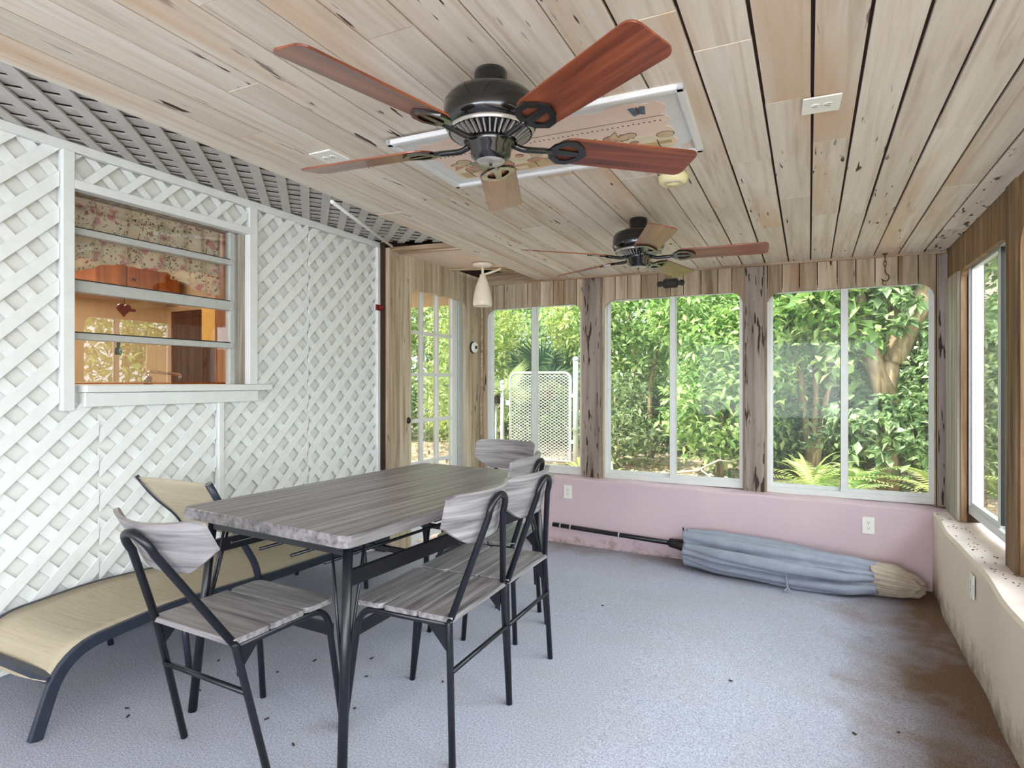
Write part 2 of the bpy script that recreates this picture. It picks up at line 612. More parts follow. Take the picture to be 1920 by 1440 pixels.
def floral_mat():
    m = NT('rose_print_cotton')
    v = m.coord((1, 1, 1))
    col = lin(250, 242, 226)
    nz = m.n('ShaderNodeTexNoise')
    nz.inputs['Scale'].default_value = 24.0
    m.l(v, nz.inputs['Vector'])
    wob = m.n('ShaderNodeVectorMath', operation='MULTIPLY_ADD')
    m.l(nz.outputs['Color'], wob.inputs[0])
    wob.inputs[1].default_value = (0.045, 0.045, 0.045)
    m.l(v, wob.inputs[2])
    for sc, lo, hi, cc in ((46.0, 0.24, 0.32, lin(120, 126, 104)), (70.0, 0.24, 0.30, lin(74, 74, 74)), (17.0, 0.26, 0.38, lin(226, 166, 170)), (30.0, 0.22, 0.32, lin(186, 92, 106))):
        vo = m.n('ShaderNodeTexVoronoi')
        vo.inputs['Scale'].default_value = sc
        m.l(wob.outputs[0], vo.inputs['Vector'])
        gate = m.noise(v, 9.0 + sc * 0.05, 3)
        k = m.n('ShaderNodeMath', operation='MULTIPLY')
        m.l(m.ramp(vo.outputs['Distance'], [(lo, WHT), (hi, BLK)]), k.inputs[0])
        m.l(m.ramp(gate, [(0.47, BLK), (0.53, WHT)]), k.inputs[1])
        col = m.mix(k.outputs[0], col, cc)
    m.l(col, m.bs.inputs['Base Color'])
    m.bs.inputs['Roughness'].default_value = 0.85
    tl = m.n('ShaderNodeBsdfTranslucent')
    m.l(col, tl.inputs['Color'])
    mx = m.n('ShaderNodeMixShader')
    mx.inputs[0].default_value = 0.45
    m.l(m.bs.outputs[0], mx.inputs[1])
    m.l(tl.outputs[0], mx.inputs[2])
    m.l(mx.outputs[0], m.out.inputs['Surface'])
    return m.mat


M['floral'] = floral_mat()


# ------------------------------------------------------------------ setting: heights
def sstep(a, b, x):
    t = min(1.0, max(0.0, (x - a) / (b - a)))
    return t * t * (3 - 2 * t)


def floor_z(x, y):
    """carpeted slab: level under the table, falling to the far and right walls"""
    sx = sstep(-0.72, 0.45, x)
    sy = sstep(2.75, 4.75, y)
    return -0.22 * (1 - (1 - sx) * (1 - sy)) + 0.02 * sstep(-1.0, -2.9, x) * sy


def ceil_z(x, y):
    return 2.145 - 0.0101 * (x + 2.83) + 0.0128 * (5.02 - y)


# floor
mb = MB()
xs = np.linspace(-3.0, 0.95, 60)
ys = np.linspace(-6.9, 5.0, 110)
vs = [(x, y, floor_z(x, y)) for y in ys for x in xs]
nx = len(xs)
fs = [(j * nx + i, j * nx + i + 1, (j + 1) * nx + i + 1, (j + 1) * nx + i) for j in range(len(ys) - 1) for i in range(nx - 1)]
mb.add(vs, fs, smooth=True)
struct(mb.build('floor', M['carpet']), 'grey lavender carpet with brown dirt along the right wall', 'carpet')

# ceiling of boards running away from the camera
rng = random.Random(11)
mb = MB()
x = -2.24
while x < 0.9:
    w = rng.choice((0.135, 0.15, 0.165, 0.18, 0.15))
    x1 = min(x + w, 0.93)
    y = -6.9 + rng.uniform(0, 1.2)
    ends = [-6.9]
    while y < 4.6:
        ends.append(y)
        y += rng.uniform(0.9, 2.6)
    ends.append(5.03)
    for a, b in zip(ends[:-1], ends[1:]):
        if b - a < 0.05:
            continue
        g = (0.0014 if x < -0.6 else 0.0034) + rng.random() * 0.003
        dz = rng.uniform(-0.0015, 0.0015)
        X0, X1, Y0, Y1 = x + g, x1 - g, a + 0.0012, b - 0.0012
        vsb = [Vector((X, Y, ceil_z(X, Y) + dz + t)) for t in (0, 0.016) for X, Y in ((X0, Y0), (X1, Y0), (X1, Y1), (X0, Y1))]
        mb.add(vsb, [(0, 3, 2, 1), (4, 5, 6, 7), (0, 1, 5, 4), (1, 2, 6, 5), (2, 3, 7, 6), (3, 0, 4, 7)], 2 if x > 0.66 else 0, rng.random())
    x = x1
vsb = [Vector((X, Y, ceil_z(X, Y) + t)) for t in (0.012, 0.05) for X, Y in ((-2.24, -6.9), (0.95, -6.9), (0.95, 5.03), (-2.24, 5.03))]
mb.add(vsb, [(0, 3, 2, 1), (4, 5, 6, 7), (0, 1, 5, 4), (1, 2, 6, 5), (2, 3, 7, 6), (3, 0, 4, 7)], 1, 0.5)
struct(mb.build('ceiling', [M['ceil_planks'], M['gap'], M['ceil_pecky']]), 'whitewashed board ceiling with tan streaks and dark gaps', 'ceiling')

# unseen roof slab over everything, added so no sunlight leaks in
mb = MB()
mb.box((-6.2, -4.6, 2.42), (1.5, 3.7, 2.5))
mb.box((-3.1, 3.7, 2.42), (1.5, 5.5, 2.5))
struct(mb.build('ceiling_roof_deck', M['roofing']))

# soffit of grey lattice between the white wall and the boards
SX0, SX1 = -2.95, -2.2


def soff(x, y, t=0.0):
    k = (x - SX0) / (SX1 - SX0)
    return Vector((x, y, 2.262 + k * (2.2 - 2.262) + t))


mb = MB()
q = 0.1577
for i in range(-40, 60):
    y0 = i * q + 0.03
    poly = [(SX0, y0), (SX1, y0 - (SX1 - SX0)), (SX1, y0 - (SX1 - SX0) + 0.066), (SX0, y0 + 0.066)]
    poly = clip_rect(poly, SX0, -6.9, SX1, 3.64)
    if poly:
        mb.prism(poly, soff, 0.0, 0.009, 0)
front = mb
mb2 = MB()
rng = random.Random(5)
for i in range(-60, 60):
    y0 = i * 0.1577
    h = 0.006 * rng.random()
    wob = rng.uniform(-0.012, 0.012)
    poly = [(SX0, y0 - 0.75), (SX1, y0 + wob), (SX1, y0 + 0.146), (SX0, y0 - 0.75 + 0.146 + wob)]
    poly = clip_rect(poly, SX0, -6.9, SX1, 3.64)
    if poly:
        mb2.prism(poly, lambda a, b, t, y0=y0: soff(a, b, t + 0.06 * ((b - y0) - (a - SX1))), 0.0098 + h * 0.3, 0.016 + h * 0.3, 0)
mb3 = MB()
mb3.prism([(SX0, -6.9), (SX1, -6.9), (SX1, 3.66), (SX0, 3.66)], soff, 0.0285, 0.045, 0)
so = struct(mb3.build('ceiling_soffit', M['soffit_dark']), 'grey lattice soffit between white wall and ceiling boards', 'soffit')
tag(front.build('front_slats', M['soffit_grey'], so))
tag(mb2.build('back_slats', M['soffit_grey'], so))

# ------------------------------------------------------------------ left wall: white panel, lattice, house window
LX = -2.925
WY0, WY1, WZ0, WZ1 = 1.50, 2.425, 1.19, 2.065          # house window opening
mb = MB()
for a, b, c, d in ((-6.9, -0.1, WY0, 2.4), (WY1, -0.1, 3.62, 2.4), (WY0, -0.1, WY1, WZ0), (WY0, WZ1, WY1, 2.4)):
    mb.box((-2.957, a, b), (-3.06, c, d))
struct(mb.build('wall_left', M['wall_white']), 'white house wall behind the lattice', 'wall')


def lattice(name, rects, oy, oz, label, cat='lattice', depth=0.0, wf=0.066, col='lattice_white'):
    root = thing(name, label, cat, group='white lattice panels on the left wall')
    for part, sgn, t0 in (('front_slats', 1, 0.0), ('back_slats', -1, -0.013)):
        mb = MB()
        for i in range(-60, 60):
            c = i * q
            for (y0, z0, y1, z1) in rects:
                # strip centre line: (z - oz) - sgn * (y - oy) = c
                ya, yb = y0 - 0.3, y1 + 0.3
                za, zb = oz + sgn * (ya - oy) + c, oz + sgn * (yb - oy) + c
                poly = clip_rect([(ya, za - wf / 2), (yb, zb - wf / 2), (yb, zb + wf / 2), (ya, za + wf / 2)], y0, z0, y1, z1)
                if poly:
                    mb.prism(poly, lambda a, b, t: Vector((LX + depth + t, a, b)), t0, t0 - 0.0085)
        mb.build(part, M[col], root)
    return root


c0 = at(32, 777, 0, LX)
lattice('lattice_screen', [(-1.2, 0.01, 1.452, 2.235), (1.452, 0.01, 1.615, 1.112)], c0.y, c0.z + q / 2, 'white lattice panel at left of the window, behind the lounger')
c1 = at(235, 800, 0, LX)
lattice('lattice_screen', [(1.619, 0.01, 2.222, 1.11)], c1.y, c1.z + q / 2, 'white lattice panel directly below the window sill')
c2 = at(534, 640, 0, LX)
lattice('lattice_screen', [(2.262, -0.01, 2.4829, 1.11), (2.4829, -0.01, 2.90, 2.22)], c2.y, c2.z + q / 2, 'white lattice panel just right of the window')
c3 = at(622, 640, 0, LX)
lattice('lattice_screen', [(2.905, -0.03, 3.572, 2.215)], c3.y + 0.012, c3.z + q / 2 + 0.02, 'white lattice panel nearest the board wall and door')
lattice('lattice_strip', [(1.502, 2.10, 2.42, 2.215)], 1.55, 2.09, 'short white lattice strip above the window', depth=0.008, wf=0.046)

TR = M['white_paint']
mb = MB()
mb.box((LX - 0.02, -6.9, 2.218), (LX + 0.02, 3.61, 2.258))
struct(mb.build('trim_1', TR, bevel=0.003), 'white rail along the top of the lattice', 'trim')
mb = MB()
mb.box((LX - 0.02, 3.574, -0.05), (LX + 0.022, 3.606, 2.218))
struct(mb.build('trim_2', TR, bevel=0.003), 'white end strip of the lattice by the weathered post', 'trim')
mb = MB()
mb.box((LX - 0.02, 2.226, 0.0), (LX + 0.018, 2.258, 1.10))
struct(mb.build('trim_3', TR, bevel=0.003), 'white upright between lattice panels below the window', 'trim')
mb = MB()
mb.box((LX - 0.03, 1.455, 1.075), (LX + 0.022, 1.503, 2.218))
struct(mb.build('trim_4', TR, bevel=0.003), 'white upright casing at left of the window', 'trim')
mb = MB()
mb.box((LX - 0.03, 2.425, 1.188), (LX + 0.02, 2.482, 2.218))
struct(mb.build('trim_5', TR, bevel=0.003), 'white upright casing at right of the window', 'trim')
mb = MB()
mb.box((LX - 0.03, 1.503, 2.058), (LX + 0.022, 2.425, 2.098))
struct(mb.build('trim_6', TR, bevel=0.003), 'white head casing over the window', 'trim')

# house window with four awning lights
GX = -2.99
win = struct(thing('window_6', 'four-light awning window into the kitchen, white sill', 'window'))
mb = MB()
mb.box((LX - 0.18, 1.535, 1.155), (LX + 0.055, 2.56, 1.187))
mb.box((LX - 0.02, 1.54, 1.09), (LX + 0.03, 2.478, 1.153))
mb.build('window_sill', TR, win, bevel=0.003)
mb = MB()
mb.box((LX - 0.02, 2.40, WZ0), (GX - 0.04, 2.425, WZ1))
mb.box((LX - 0.02, 1.5, WZ0), (GX - 0.04, 1.512, WZ1))
mb.box((LX - 0.02, 1.5, WZ1 - 0.006), (GX - 0.04, 2.425, WZ1 + 0.01))
mb.build('window_jamb', M['grey_trim_wood'], win)
fr = MB()
fr.box((GX + 0.02, 2.345, WZ0), (GX - 0.02, 2.378, WZ1))
fr.box((GX + 0.005, 2.378, WZ0), (GX - 0.02, 2.403, WZ1))
fr.box((GX + 0.012, 1.512, WZ0), (GX - 0.02, 1.525, WZ1))
bars = []
for pl, pr_, th in ((434, 491, 0.030), (538, 572, 0.052), (633, 646, 0.030)):
    a = at(140, pl, 0, GX + 0.02)
    b = at(430, pr_, 0, GX + 0.02)
    bars.append(((a.z + b.z) / 2, th))
for z, th in bars:
    fr.box((GX + 0.03, 1.52, z - th / 2), (GX - 0.015, 2.36, z + th / 2))
fr.build('window_frame', M['alu_grey'], win, bevel=0.003)
gk = MB()
for z, th in bars:
    gk.box((GX + 0.02, 1.525, z + th / 2), (GX, 2.345, z + th / 2 + 0.006))
gk.build('gasket', M['rubber'], win)
edges = [WZ0] + [b[0] for b in bars[::-1]] + [WZ1]
for lo, hi in zip(edges[:-1], edges[1:]):
    mb = MB()
    mb.box((GX - 0.003, 1.525, lo + 0.012), (GX + 0.001, 2.346, hi - 0.012))
    mb.build('pane', M['glass_house'], win)

# kitchen seen through the window
mb = MB()
mb.box((-5.4, 0.5, 0.0), (-5.46, 3.62, 2.5))
mb.box((-3.07, 3.58, 0.0), (-5.4, 3.62, 2.5))
mb.box((-3.07, -0.3, 0.0), (-5.46, -0.24, 2.5))
mb.box((-3.07, -0.3, 2.38), (-5.4, 3.58, 2.41))
mb.box((-3.07, -0.3, -0.04), (-5.4, 3.58, 0.0))
mb.box((-5.4, -0.3, 0.0), (-5.46, 0.5, 2.5))
struct(mb.build('wall_kitchen', M['kit_wall']), 'beige kitchen walls beyond the house window', 'wall')
k = thing('kitchen_cabinet', 'honey wood wall cabinet seen under the floral valance', 'cabinet', (-5.215, 2.5, 1.98))
mb = MB()
mb.box((-0.18, -0.9, 0.0), (0.12, 1.0, 0.39))
mb.build('body', M['kit_wood'], k)
for i in range(4):
    mb = MB()
    mb.box((0.122, -0.88 + i * 0.47, 0.02), (0.142, -0.88 + i * 0.47 + 0.45, 0.37))
    d = mb.build('door', M['kit_wood'], k, bevel=0.006)
    mb = MB()
    mb.lathe([(0.001, 0.0), (0.012, 0.0), (0.014, 0.012), (0.001, 0.02)], n=12, M=Matrix.Translation((0.142, -0.84 + i * 0.47, 0.08)) @ Matrix.Rotation(PI / 2, 4, 'Y'))
    mb.build('knob', M['iron'], d)
mb = MB()
mb.box((-4.15, 3.25, 0.001), (-4.85, 3.57, 1.80))
mb.box((-4.20, 3.24, 0.05), (-4.80, 3.25, 1.74))
tag(mb.build('dresser', M['kit_dark'], bevel=0.01), 'dark cherry cupboard at right inside the kitchen window', 'cupboard')
mb = MB()
mb.box((-3.32, 2.52, 1.46), (-3.46, 2.62, 1.70))
tag(mb.build('shelf_box', M['kit_yellow'], bevel=0.006), 'yellow box at the right edge inside the kitchen window', 'box')

# valance in two tiers
mb = MB()
n = 90
for t0, top, bot in ((0.0, 2.08, lambda s: 1.715 + 0.092 * sstep(0.12, 0.44, s) - 0.10 * sstep(0.5, 0.98, s)),
                     (0.028, 2.08, lambda s: 1.80 - 0.02 * math.sin(s * 5))):
    vs, fs = [], []
    for i in range(n + 1):
        s = i / n
        y = 1.44 + s * 0.92
        zb = bot(s)
        for j in range(7):
            u = j / 6
            wv = (0.006 + 0.020 * (1 - u)) * math.sin(s * 44 + 2.0 * math.sin(s * 7) + t0 * 90)
            vs.append((-3.10 + t0 + wv, y + 0.004 * math.sin(s * 41), zb + u * (top - zb) + 0.0035 * (1 - u) * math.sin(s * 70)))
    for i in range(n):
        for j in range(6):
            fs.append((i * 7 + j, (i + 1) * 7 + j, (i + 1) * 7 + j + 1, i * 7 + j + 1))
    mb.add(vs, fs, 0, 0.5, True)
o = tag(mb.build('valance', M['floral']), 'cream valance printed with pink roses in the house window', 'curtain')
sd = o.modifiers.new('thick', 'SOLIDIFY')
sd.thickness = 0.002
# wooden inner casing at right
mb = MB()
mb.box((-3.012, 2.372, 1.2), (-3.135, 2.43, 2.08))
mb.box((-3.062, 1.44, 1.193), (-3.30, 2.43, 1.198))
struct(mb.build('trim_7', M['kit_wood']), 'red-brown inner casing of the house window', 'trim')
# red ornament, bottle, tap
k = thing('hanging_ornament', 'dark red heart ornament hanging in the house window', 'ornament', tuple(at(232, 580, 0, -3.04)))
mb = MB()
pts = []
for i in range(24):
    a = 2 * PI * i / 24
    pts.append((0.0022 * 16 * math.sin(a) ** 3 * 0.9, 0.0022 * (13 * math.cos(a) - 5 * math.cos(2 * a) - 2 * math.cos(3 * a) - math.cos(4 * a))))
mb.prism(pts, lambda a, b, t: Vector((t, a, b)), -0.008, 0.008)
mb.box((-0.006, 0.02, -0.008), (0.006, 0.055, 0.006))
mb.build('body', M['red_paint'], k, bevel=0.003)
mb = MB()
mb.tube([(0, 0, 0.02), (0.0, 0.004, 0.05), (0, -0.01, 0.075)], 0.0015, 6)
mb.build('hook', M['iron'], k)
k = thing('small_bottle', 'tiny dark bottle hung below the ornament in the house window', 'bottle', tuple(at(222, 665, 0, -3.03)))
mb = MB()
mb.lathe([(0.001, 0), (0.014, 0), (0.015, 0.004), (0.015, 0.028), (0.007, 0.038), (0.006, 0.05)], n=16)
mb.build('body', M['slot_dark'], k)
mb = MB()
mb.lathe([(0.001, 0.0595), (0.008, 0.0595), (0.008, 0.048), (0.001, 0.048)], n=12)
mb.build('cap', M['iron'], k)
p = at(278, 716, 0, -3.26)
k = thing('kitchen_tap', 'chrome kitchen tap behind the house window sill', 'tap', (p.x, p.y, 1.16))
mb = MB()
mb.lathe([(0.001, 0), (0.03, 0), (0.024, 0.02), (0.018, 0.07), (0.001, 0.075)], n=16)
mb.build('base', M['chrome'], k)
mb = MB()
mb.tube(fillet([(0, 0, 0.06), (0, 0.0, 0.10), (-0.02, 0.2, 0.085), (-0.02, 0.2, 0.06)], [0.03, 0.02]), 0.009, 8)
mb.build('spout', M['chrome'], k)
kl = light('kitchen_ceiling_lamp', 'AREA', (-4.3, 1.9, 2.3), (-4.4, 2.1, 0.0), 27, (1.0, 0.88, 0.74), 0.8, 0.8)

# ------------------------------------------------------------------ board walls with rounded openings
def contour(openings, s, r=0.1):
    """lower edge of the boards at s: None where they run down to the sill"""
    for a, b, top in openings:
        if a < s < b:
            d = min(s - a, b - s)
            if d < r:
                return top - r + math.sqrt(max(0.0, r * r - (r - d) ** 2))
            return top
    return None


def board_wall(openings, s0, s1, zlow, ztop, fn, t0, t1, widths, seed, r=0.1, gap=0.003, rough=None):
    rg = random.Random(seed)
    mb = MB()
    s = s0
    while s < s1 - 0.005:
        w = rg.choice(widths)
        e = min(s + w, s1)
        if s1 - e < 0.04:
            e = s1
        rnd = rg.random()
        cuts = {s + gap, e - gap}
        for a, b, top in openings:
            for c in (a, b):
                if s + gap < c < e - gap:
                    cuts.add(c)
            for k in range(9):
                d = r * (1 - math.cos(k / 8 * PI / 2))
                for c in (a + d, b - d):
                    if s + gap < c < e - gap:
                        cuts.add(c)
        cs = sorted(cuts)
        for a, b in zip(cs[:-1], cs[1:]):
            if b - a < 1e-5:
                continue
            ca = contour(openings, a + 1e-6, r)
            cb = contour(openings, b - 1e-6, r)
            za = zlow(a) if ca is None else ca
            zb = zlow(b) if cb is None else cb
            vs = [fn(a, za, t0), fn(b, zb, t0), fn(b, ztop(b), t0), fn(a, ztop(a), t0), fn(a, za, t1), fn(b, zb, t1), fn(b, ztop(b), t1), fn(a, ztop(a), t1)]
            fs = [(0, 1, 2, 3), (7, 6, 5, 4), (0, 4, 5, 1)]
            if a == cs[0] or (ca is None) != (contour(openings, a - 1e-6, r) is None):
                fs.append((0, 3, 7, 4))
            if b == cs[-1] or (cb is None) != (contour(openings, b + 1e-6, r) is None):
                fs.append((1, 5, 6, 2))
            mb.add(vs, fs, 0, rnd)
        s = e
    return mb


FY = 5.02
W1 = (-2.775, -1.81, 1.90)
W2 = (-1.605, -0.469, 1.915)
W3 = (-0.292, 0.782, 1.895)
far_fn = lambda s, z, t: Vector((s, FY + t, z))
mb = board_wall([W1, W2, W3], -2.83, 0.86, lambda s: 0.34, lambda s: ceil_z(s, FY) + 0.09, far_fn, 0.0, 0.03, (0.105, 0.13, 0.14, 0.12), 21)
for a, b in ((-2.83, W1[0]), (W1[1], W2[0]), (W2[1], W3[0]), (W3[1], 0.9)):   # studs behind the boards
    mb.box((a + 0.004, FY + 0.03, 0.3), (b - 0.004, FY + 0.13, 2.3), 1)
mb.box((-2.83, FY + 0.03, 1.93), (0.9, FY + 0.13, 2.3), 1)
struct(mb.build('wall_far', [M['wall_boards'], M['gap']], fix=False), 'weathered brown boards around the far windows', 'wall')

# posts between the far windows, proud of the boards
for i, (a, b, nm) in enumerate(((-1.792, -1.63, 'left post between the gate window and the middle window'), (-0.452, -0.31, 'right post between the middle window and the right-hand window'), (0.80, 0.862, 'corner post at the right end of the far wall'))):
    mb = MB()
    mb.box((a, FY - 0.018, 0.345), (b, FY, ceil_z(a, FY) - 0.02), 0, 0.25 + 0.2 * i)
    struct(mb.build('trim_%d' % (8 + i), M['post_wood'], bevel=0.004), 'weathered ' + nm, 'post')
mb = MB()
mb.bar((-2.32, FY - 0.008, ceil_z(-2.32, FY) - 0.008), (0.84, FY - 0.008, ceil_z(0.84, FY) - 0.008), 0.016, 0.016)
struct(mb.build('trim_11', M['beam_wood']), 'thin strip where ceiling meets the far wall', 'trim')

# pink knee wall under the far windows
KY = 4.9


def sill_z(x):
    return 0.352 - 0.012 * (x + 1.0)


mb = MB()
nx = 40
xs = np.linspace(-2.83, 0.9, nx)
prof = []
for x in xs:
    zf = -0.3
    zt = sill_z(x) + 0.003 * math.sin(x * 13)
    prof.append([(x, KY, zf), (x, KY, zt - 0.012), (x, KY + 0.010, zt), (x, FY + 0.13, zt + 0.012), (x, FY + 0.13, zf)])
vs = [p for row in prof for p in row]
fs = []
for i in range(nx - 1):
    for j in range(4):
        fs.append((i * 5 + j, (i + 1) * 5 + j, (i + 1) * 5 + j + 1, i * 5 + j + 1))
mb.add(vs, fs)
struct(mb.build('wall_far_lower', M['pink_wall']), 'low pink plaster wall under the far windows', 'wall')

# right wall
RX = 0.85
W4 = (3.62, 4.60, 1.905)
W5 = (2.20, 3.42, 1.905)
W7 = (0.75, 2.02, 1.905)
right_fn = lambda s, z, t: Vector((RX + t, s, z))
mb = board_wall([W4, W5, W7], 0.5, 5.03, lambda s: 0.33, lambda s: ceil_z(RX, s) + 0.03, right_fn, 0.0, 0.03, (0.12, 0.14, 0.16), 33)
for a, b in ((0.5, W7[0]), (W7[1], W5[0]), (W5[1], W4[0]), (W4[1], 5.0)):
    mb.box((RX + 0.03, a + 0.004, 0.3), (RX + 0.12, b - 0.004, 2.2), 1)
mb.box((RX + 0.03, 0.5, 1.93), (RX + 0.12, 5.0, 2.2), 1)
struct(mb.build('wall_right', [M['wall_boards_dark'], M['gap']], fix=False), 'brown boards above the right-hand windows', 'wall')
mb = MB()
mb.box((RX - 0.012, 3.44, 0.33), (RX, 3.60, 2.14), 0, 0.2)
struct(mb.build('trim_12', M['wall_boards_dark']), 'weathered post between the right-hand windows', 'post')
mb = MB()
mb.box((RX - 0.014, 4.615, 0.33), (RX, 4.99, 1.9), 0, 0.9)
struct(mb.build('trim_13', M['grey_trim_wood']), 'pale painted board in the right corner', 'trim')

mb = MB()
ny = 120
prof = []
for y in np.linspace(-6.9, 5.0, ny):
    xk = 0.70 + 0.0225 * (y - 2.9) if y > 0 else 0.635
    xk += 0.006 * math.sin(y * 4.1) + 0.004 * math.sin(y * 9.7)
    zt = 0.318 + 0.006 * math.sin(y * 5.3 + 1)
    prof.append([(xk - 0.0, y, -0.4), (xk, y, zt - 0.014), (xk + 0.012, y, zt), (RX + 0.13, y, zt + 0.01), (RX + 0.13, y, -0.4)])
vs = [p for row in prof for p in row]
fs = []
for i in range(ny - 1):
    for j in range(4):
        fs.append((i * 5 + j, (i + 1) * 5 + j, (i + 1) * 5 + j + 1, i * 5 + j + 1))
mb.add(vs, fs)
o = struct(mb.build('wall_right_lower', [M['cream_wall'], M['sill_paint']]), 'low cream plaster wall with a dusty sill on the right', 'wall')
for i in range(ny - 1):
    o.data.polygons[i * 4 + 2].material_index = 1

# left board wall with the door
DX = -2.83
D1 = (3.893, 4.735, 1.945)
left_fn = lambda s, z, t: Vector((DX - t, s, z))
mb = board_wall([D1], 3.745, FY, lambda s: -0.25, lambda s: 2.215 - 0.012 * (s - 3.7), left_fn, 0.0, 0.03, (0.105, 0.12, 0.10), 44, r=0.085)
mb.box((DX - 0.03, 3.60, -0.2), (DX - 0.12, D1[0] - 0.004, 2.3), 1)
mb.box((DX - 0.03, D1[1] + 0.004, -0.2), (DX - 0.12, FY + 0.1, 2.3), 1)
mb.box((DX - 0.03, D1[0], 1.98), (DX - 0.12, D1[1], 2.3), 1)
struct(mb.build('wall_left_boards', [M['wall_boards_pale'], M['gap']], fix=False), 'pale weathered boards around the glazed door', 'wall')
mb = MB()
mb.box((-2.95, 3.608, -0.2), (DX + 0.002, 3.742, 2.215), 0, 0.55)
struct(mb.build('trim_14', M['wall_boards'], bevel=0.004), 'dark weathered post between lattice and door', 'post')

# door with fifteen lights
dr = struct(thing('door_1', 'white glazed door with fifteen lights', 'door', (0, 0, 0)))
DGX = DX - 0.07
rows = [at(815, y, 0, DGX).z for y in (628, 703, 786, 862)]
st = 0.115
yl, yr = 3.80, 4.665
mb = MB()
mb.box((DGX - 0.02, yl, -0.1), (DGX + 0.02, yl + 0.09, 2.0))
mb.box((DGX - 0.02, yr - 0.085, -0.1), (DGX + 0.02, yr, 2.0))
mb.box((DGX - 0.02, yl + 0.09, 1.96), (DGX + 0.02, yr - 0.085, 2.06))
mb.box((DGX - 0.02, yl + 0.09, -0.1), (DGX + 0.02, yr - 0.085, 0.12))
mb.build('door_frame', M['white_paint'], dr, bevel=0.004)
yi0, yi1 = yl + 0.09, yr - 0.085
mb = MB()
for k in (1, 2):
    y = yi0 + (yi1 - yi0) * k / 3
    mb.box((DGX - 0.018, y - 0.014, 0.12), (DGX + 0.018, y + 0.014, 1.96))
for z in rows:
    mb.box((DGX - 0.0165, yi0, z - 0.014), (DGX + 0.0165, yi1, z + 0.014))
mb.build('muntins', M['white_paint'], dr)
mb = MB()
mb.box((DGX - 0.002, yi0, 0.12), (DGX + 0.002, yi1, 1.96))
mb.build('pane', M['glass'], dr)
p = at(776, 787, 0, DGX + 0.05)
mb = MB()
Mk = Matrix.Translation((DGX + 0.02, yl + 0.055, p.z)) @ Matrix.Rotation(PI / 2, 4, 'Y')
mb.lathe([(0.001, 0), (0.028, 0), (0.028, 0.006), (0.01, 0.01), (0.01, 0.03), (0.024, 0.036), (0.027, 0.05), (0.018, 0.062), (0.001, 0.064)], n=20, M=Mk)
mb.build('door_knob', M['iron'], dr)
mb = MB()
mb.box((DX - 0.03, 4.668, -0.1), (DX - 0.10, 4.735, 2.0))
struct(mb.build('trim_15', M['alu_grey']), 'grey door jamb on the corner side', 'trim')


# ------------------------------------------------------------------ sliding windows
def slider(name, label, a, b, z0, z1, fn, off, mid, seed=0):
    a, b, z1 = a - 0.014, b + 0.026, z1 + 0.05
    return slider_(name, label, a, b, z0, z1, fn, off, mid)


def slider_(name, label, a, b, z0, z1, fn, off, mid):
    """a..b along the wall; fn(s, z, t) with t into the wall"""
    root = struct(thing(name, label, 'window'))
    P = lambda m, s0, s1, za, zb, t0, t1, mi=0: m.add([fn(s, z, t) for t in (t0, t1) for s, z in ((s0, za), (s1, za), (s1, zb), (s0, zb))],
                                                     [(0, 1, 2, 3), (7, 6, 5, 4), (0, 4, 5, 1), (1, 5, 6, 2), (2, 6, 7, 3), (3, 7, 4, 0)], mi)
    m = MB()
    f = 0.028
    P(m, a - 0.01, b + 0.01, z0, z0 + 0.045, off, off + 0.075)
    P(m, a - 0.01, b + 0.01, z1 - f, z1 + 0.03, off, off + 0.075)
    P(m, a - 0.01, a + f, z0 + 0.045, z1 - f, off, off + 0.075)
    P(m, b - f, b + 0.01, z0 + 0.045, z1 - f, off, off + 0.075)
    m.build('window_frame', M['alu'], root)
    for k, (s0, s1, t) in enumerate(((a + f, mid + 0.025, off + 0.042), (mid - 0.025, b - f, off + 0.012))):
        m = MB()
        w = 0.026
        P(m, s0, s1, z0 + 0.045, z0 + 0.045 + w, t, t + 0.022)
        P(m, s0, s1, z1 - f - w, z1 - f, t, t + 0.022)
        wl = 0.046 if k == 1 else w
        wr = 0.046 if k == 0 else w
        P(m, s0, s0 + wl, z0 + 0.045 + w, z1 - f - w, t, t + 0.022)
        P(m, s1 - wr, s1, z0 + 0.045 + w, z1 - f - w, t, t + 0.022)
        sh = m.build('sash', M['alu'], root)
        m = MB()
        P(m, s0 + wl, s1 - wr, z0 + 0.045 + w, z1 - f - w, t + 0.009, t + 0.013)
        m.build('pane', M['glass'], sh)
        if k == 1:
            m = MB()
            P(m, s0 - 0.003, s0 + 0.0, z0 + 0.06, z1 - 0.04, t + 0.002, t + 0.02)
            m.build('gasket', M['rubber'], sh)
    return root


slider('window_1', 'sliding window at the left of the far wall, gate beyond', W1[0], W1[1], 0.372, 1.90, far_fn, 0.03, -2.29)
slider('window_2', 'middle sliding window of the far wall', W2[0], W2[1], 0.36, 1.915, far_fn, 0.03, -1.02)
slider('window_3', 'sliding window at the right of the far wall', W3[0], W3[1], 0.345, 1.895, far_fn, 0.03, 0.235)
slider('window_4', 'sliding window of the right wall nearest the corner', W4[0], W4[1], 0.385, 1.905, right_fn, 0.04, 3.99)
slider('window_5', 'right wall window cut by the edge of the photo', W5[0], W5[1], 0.385, 1.905, right_fn, 0.04, 2.8)
slider('window_7', 'right wall window beside the camera', W7[0], W7[1], 0.385, 1.905, right_fn, 0.04, 1.4)

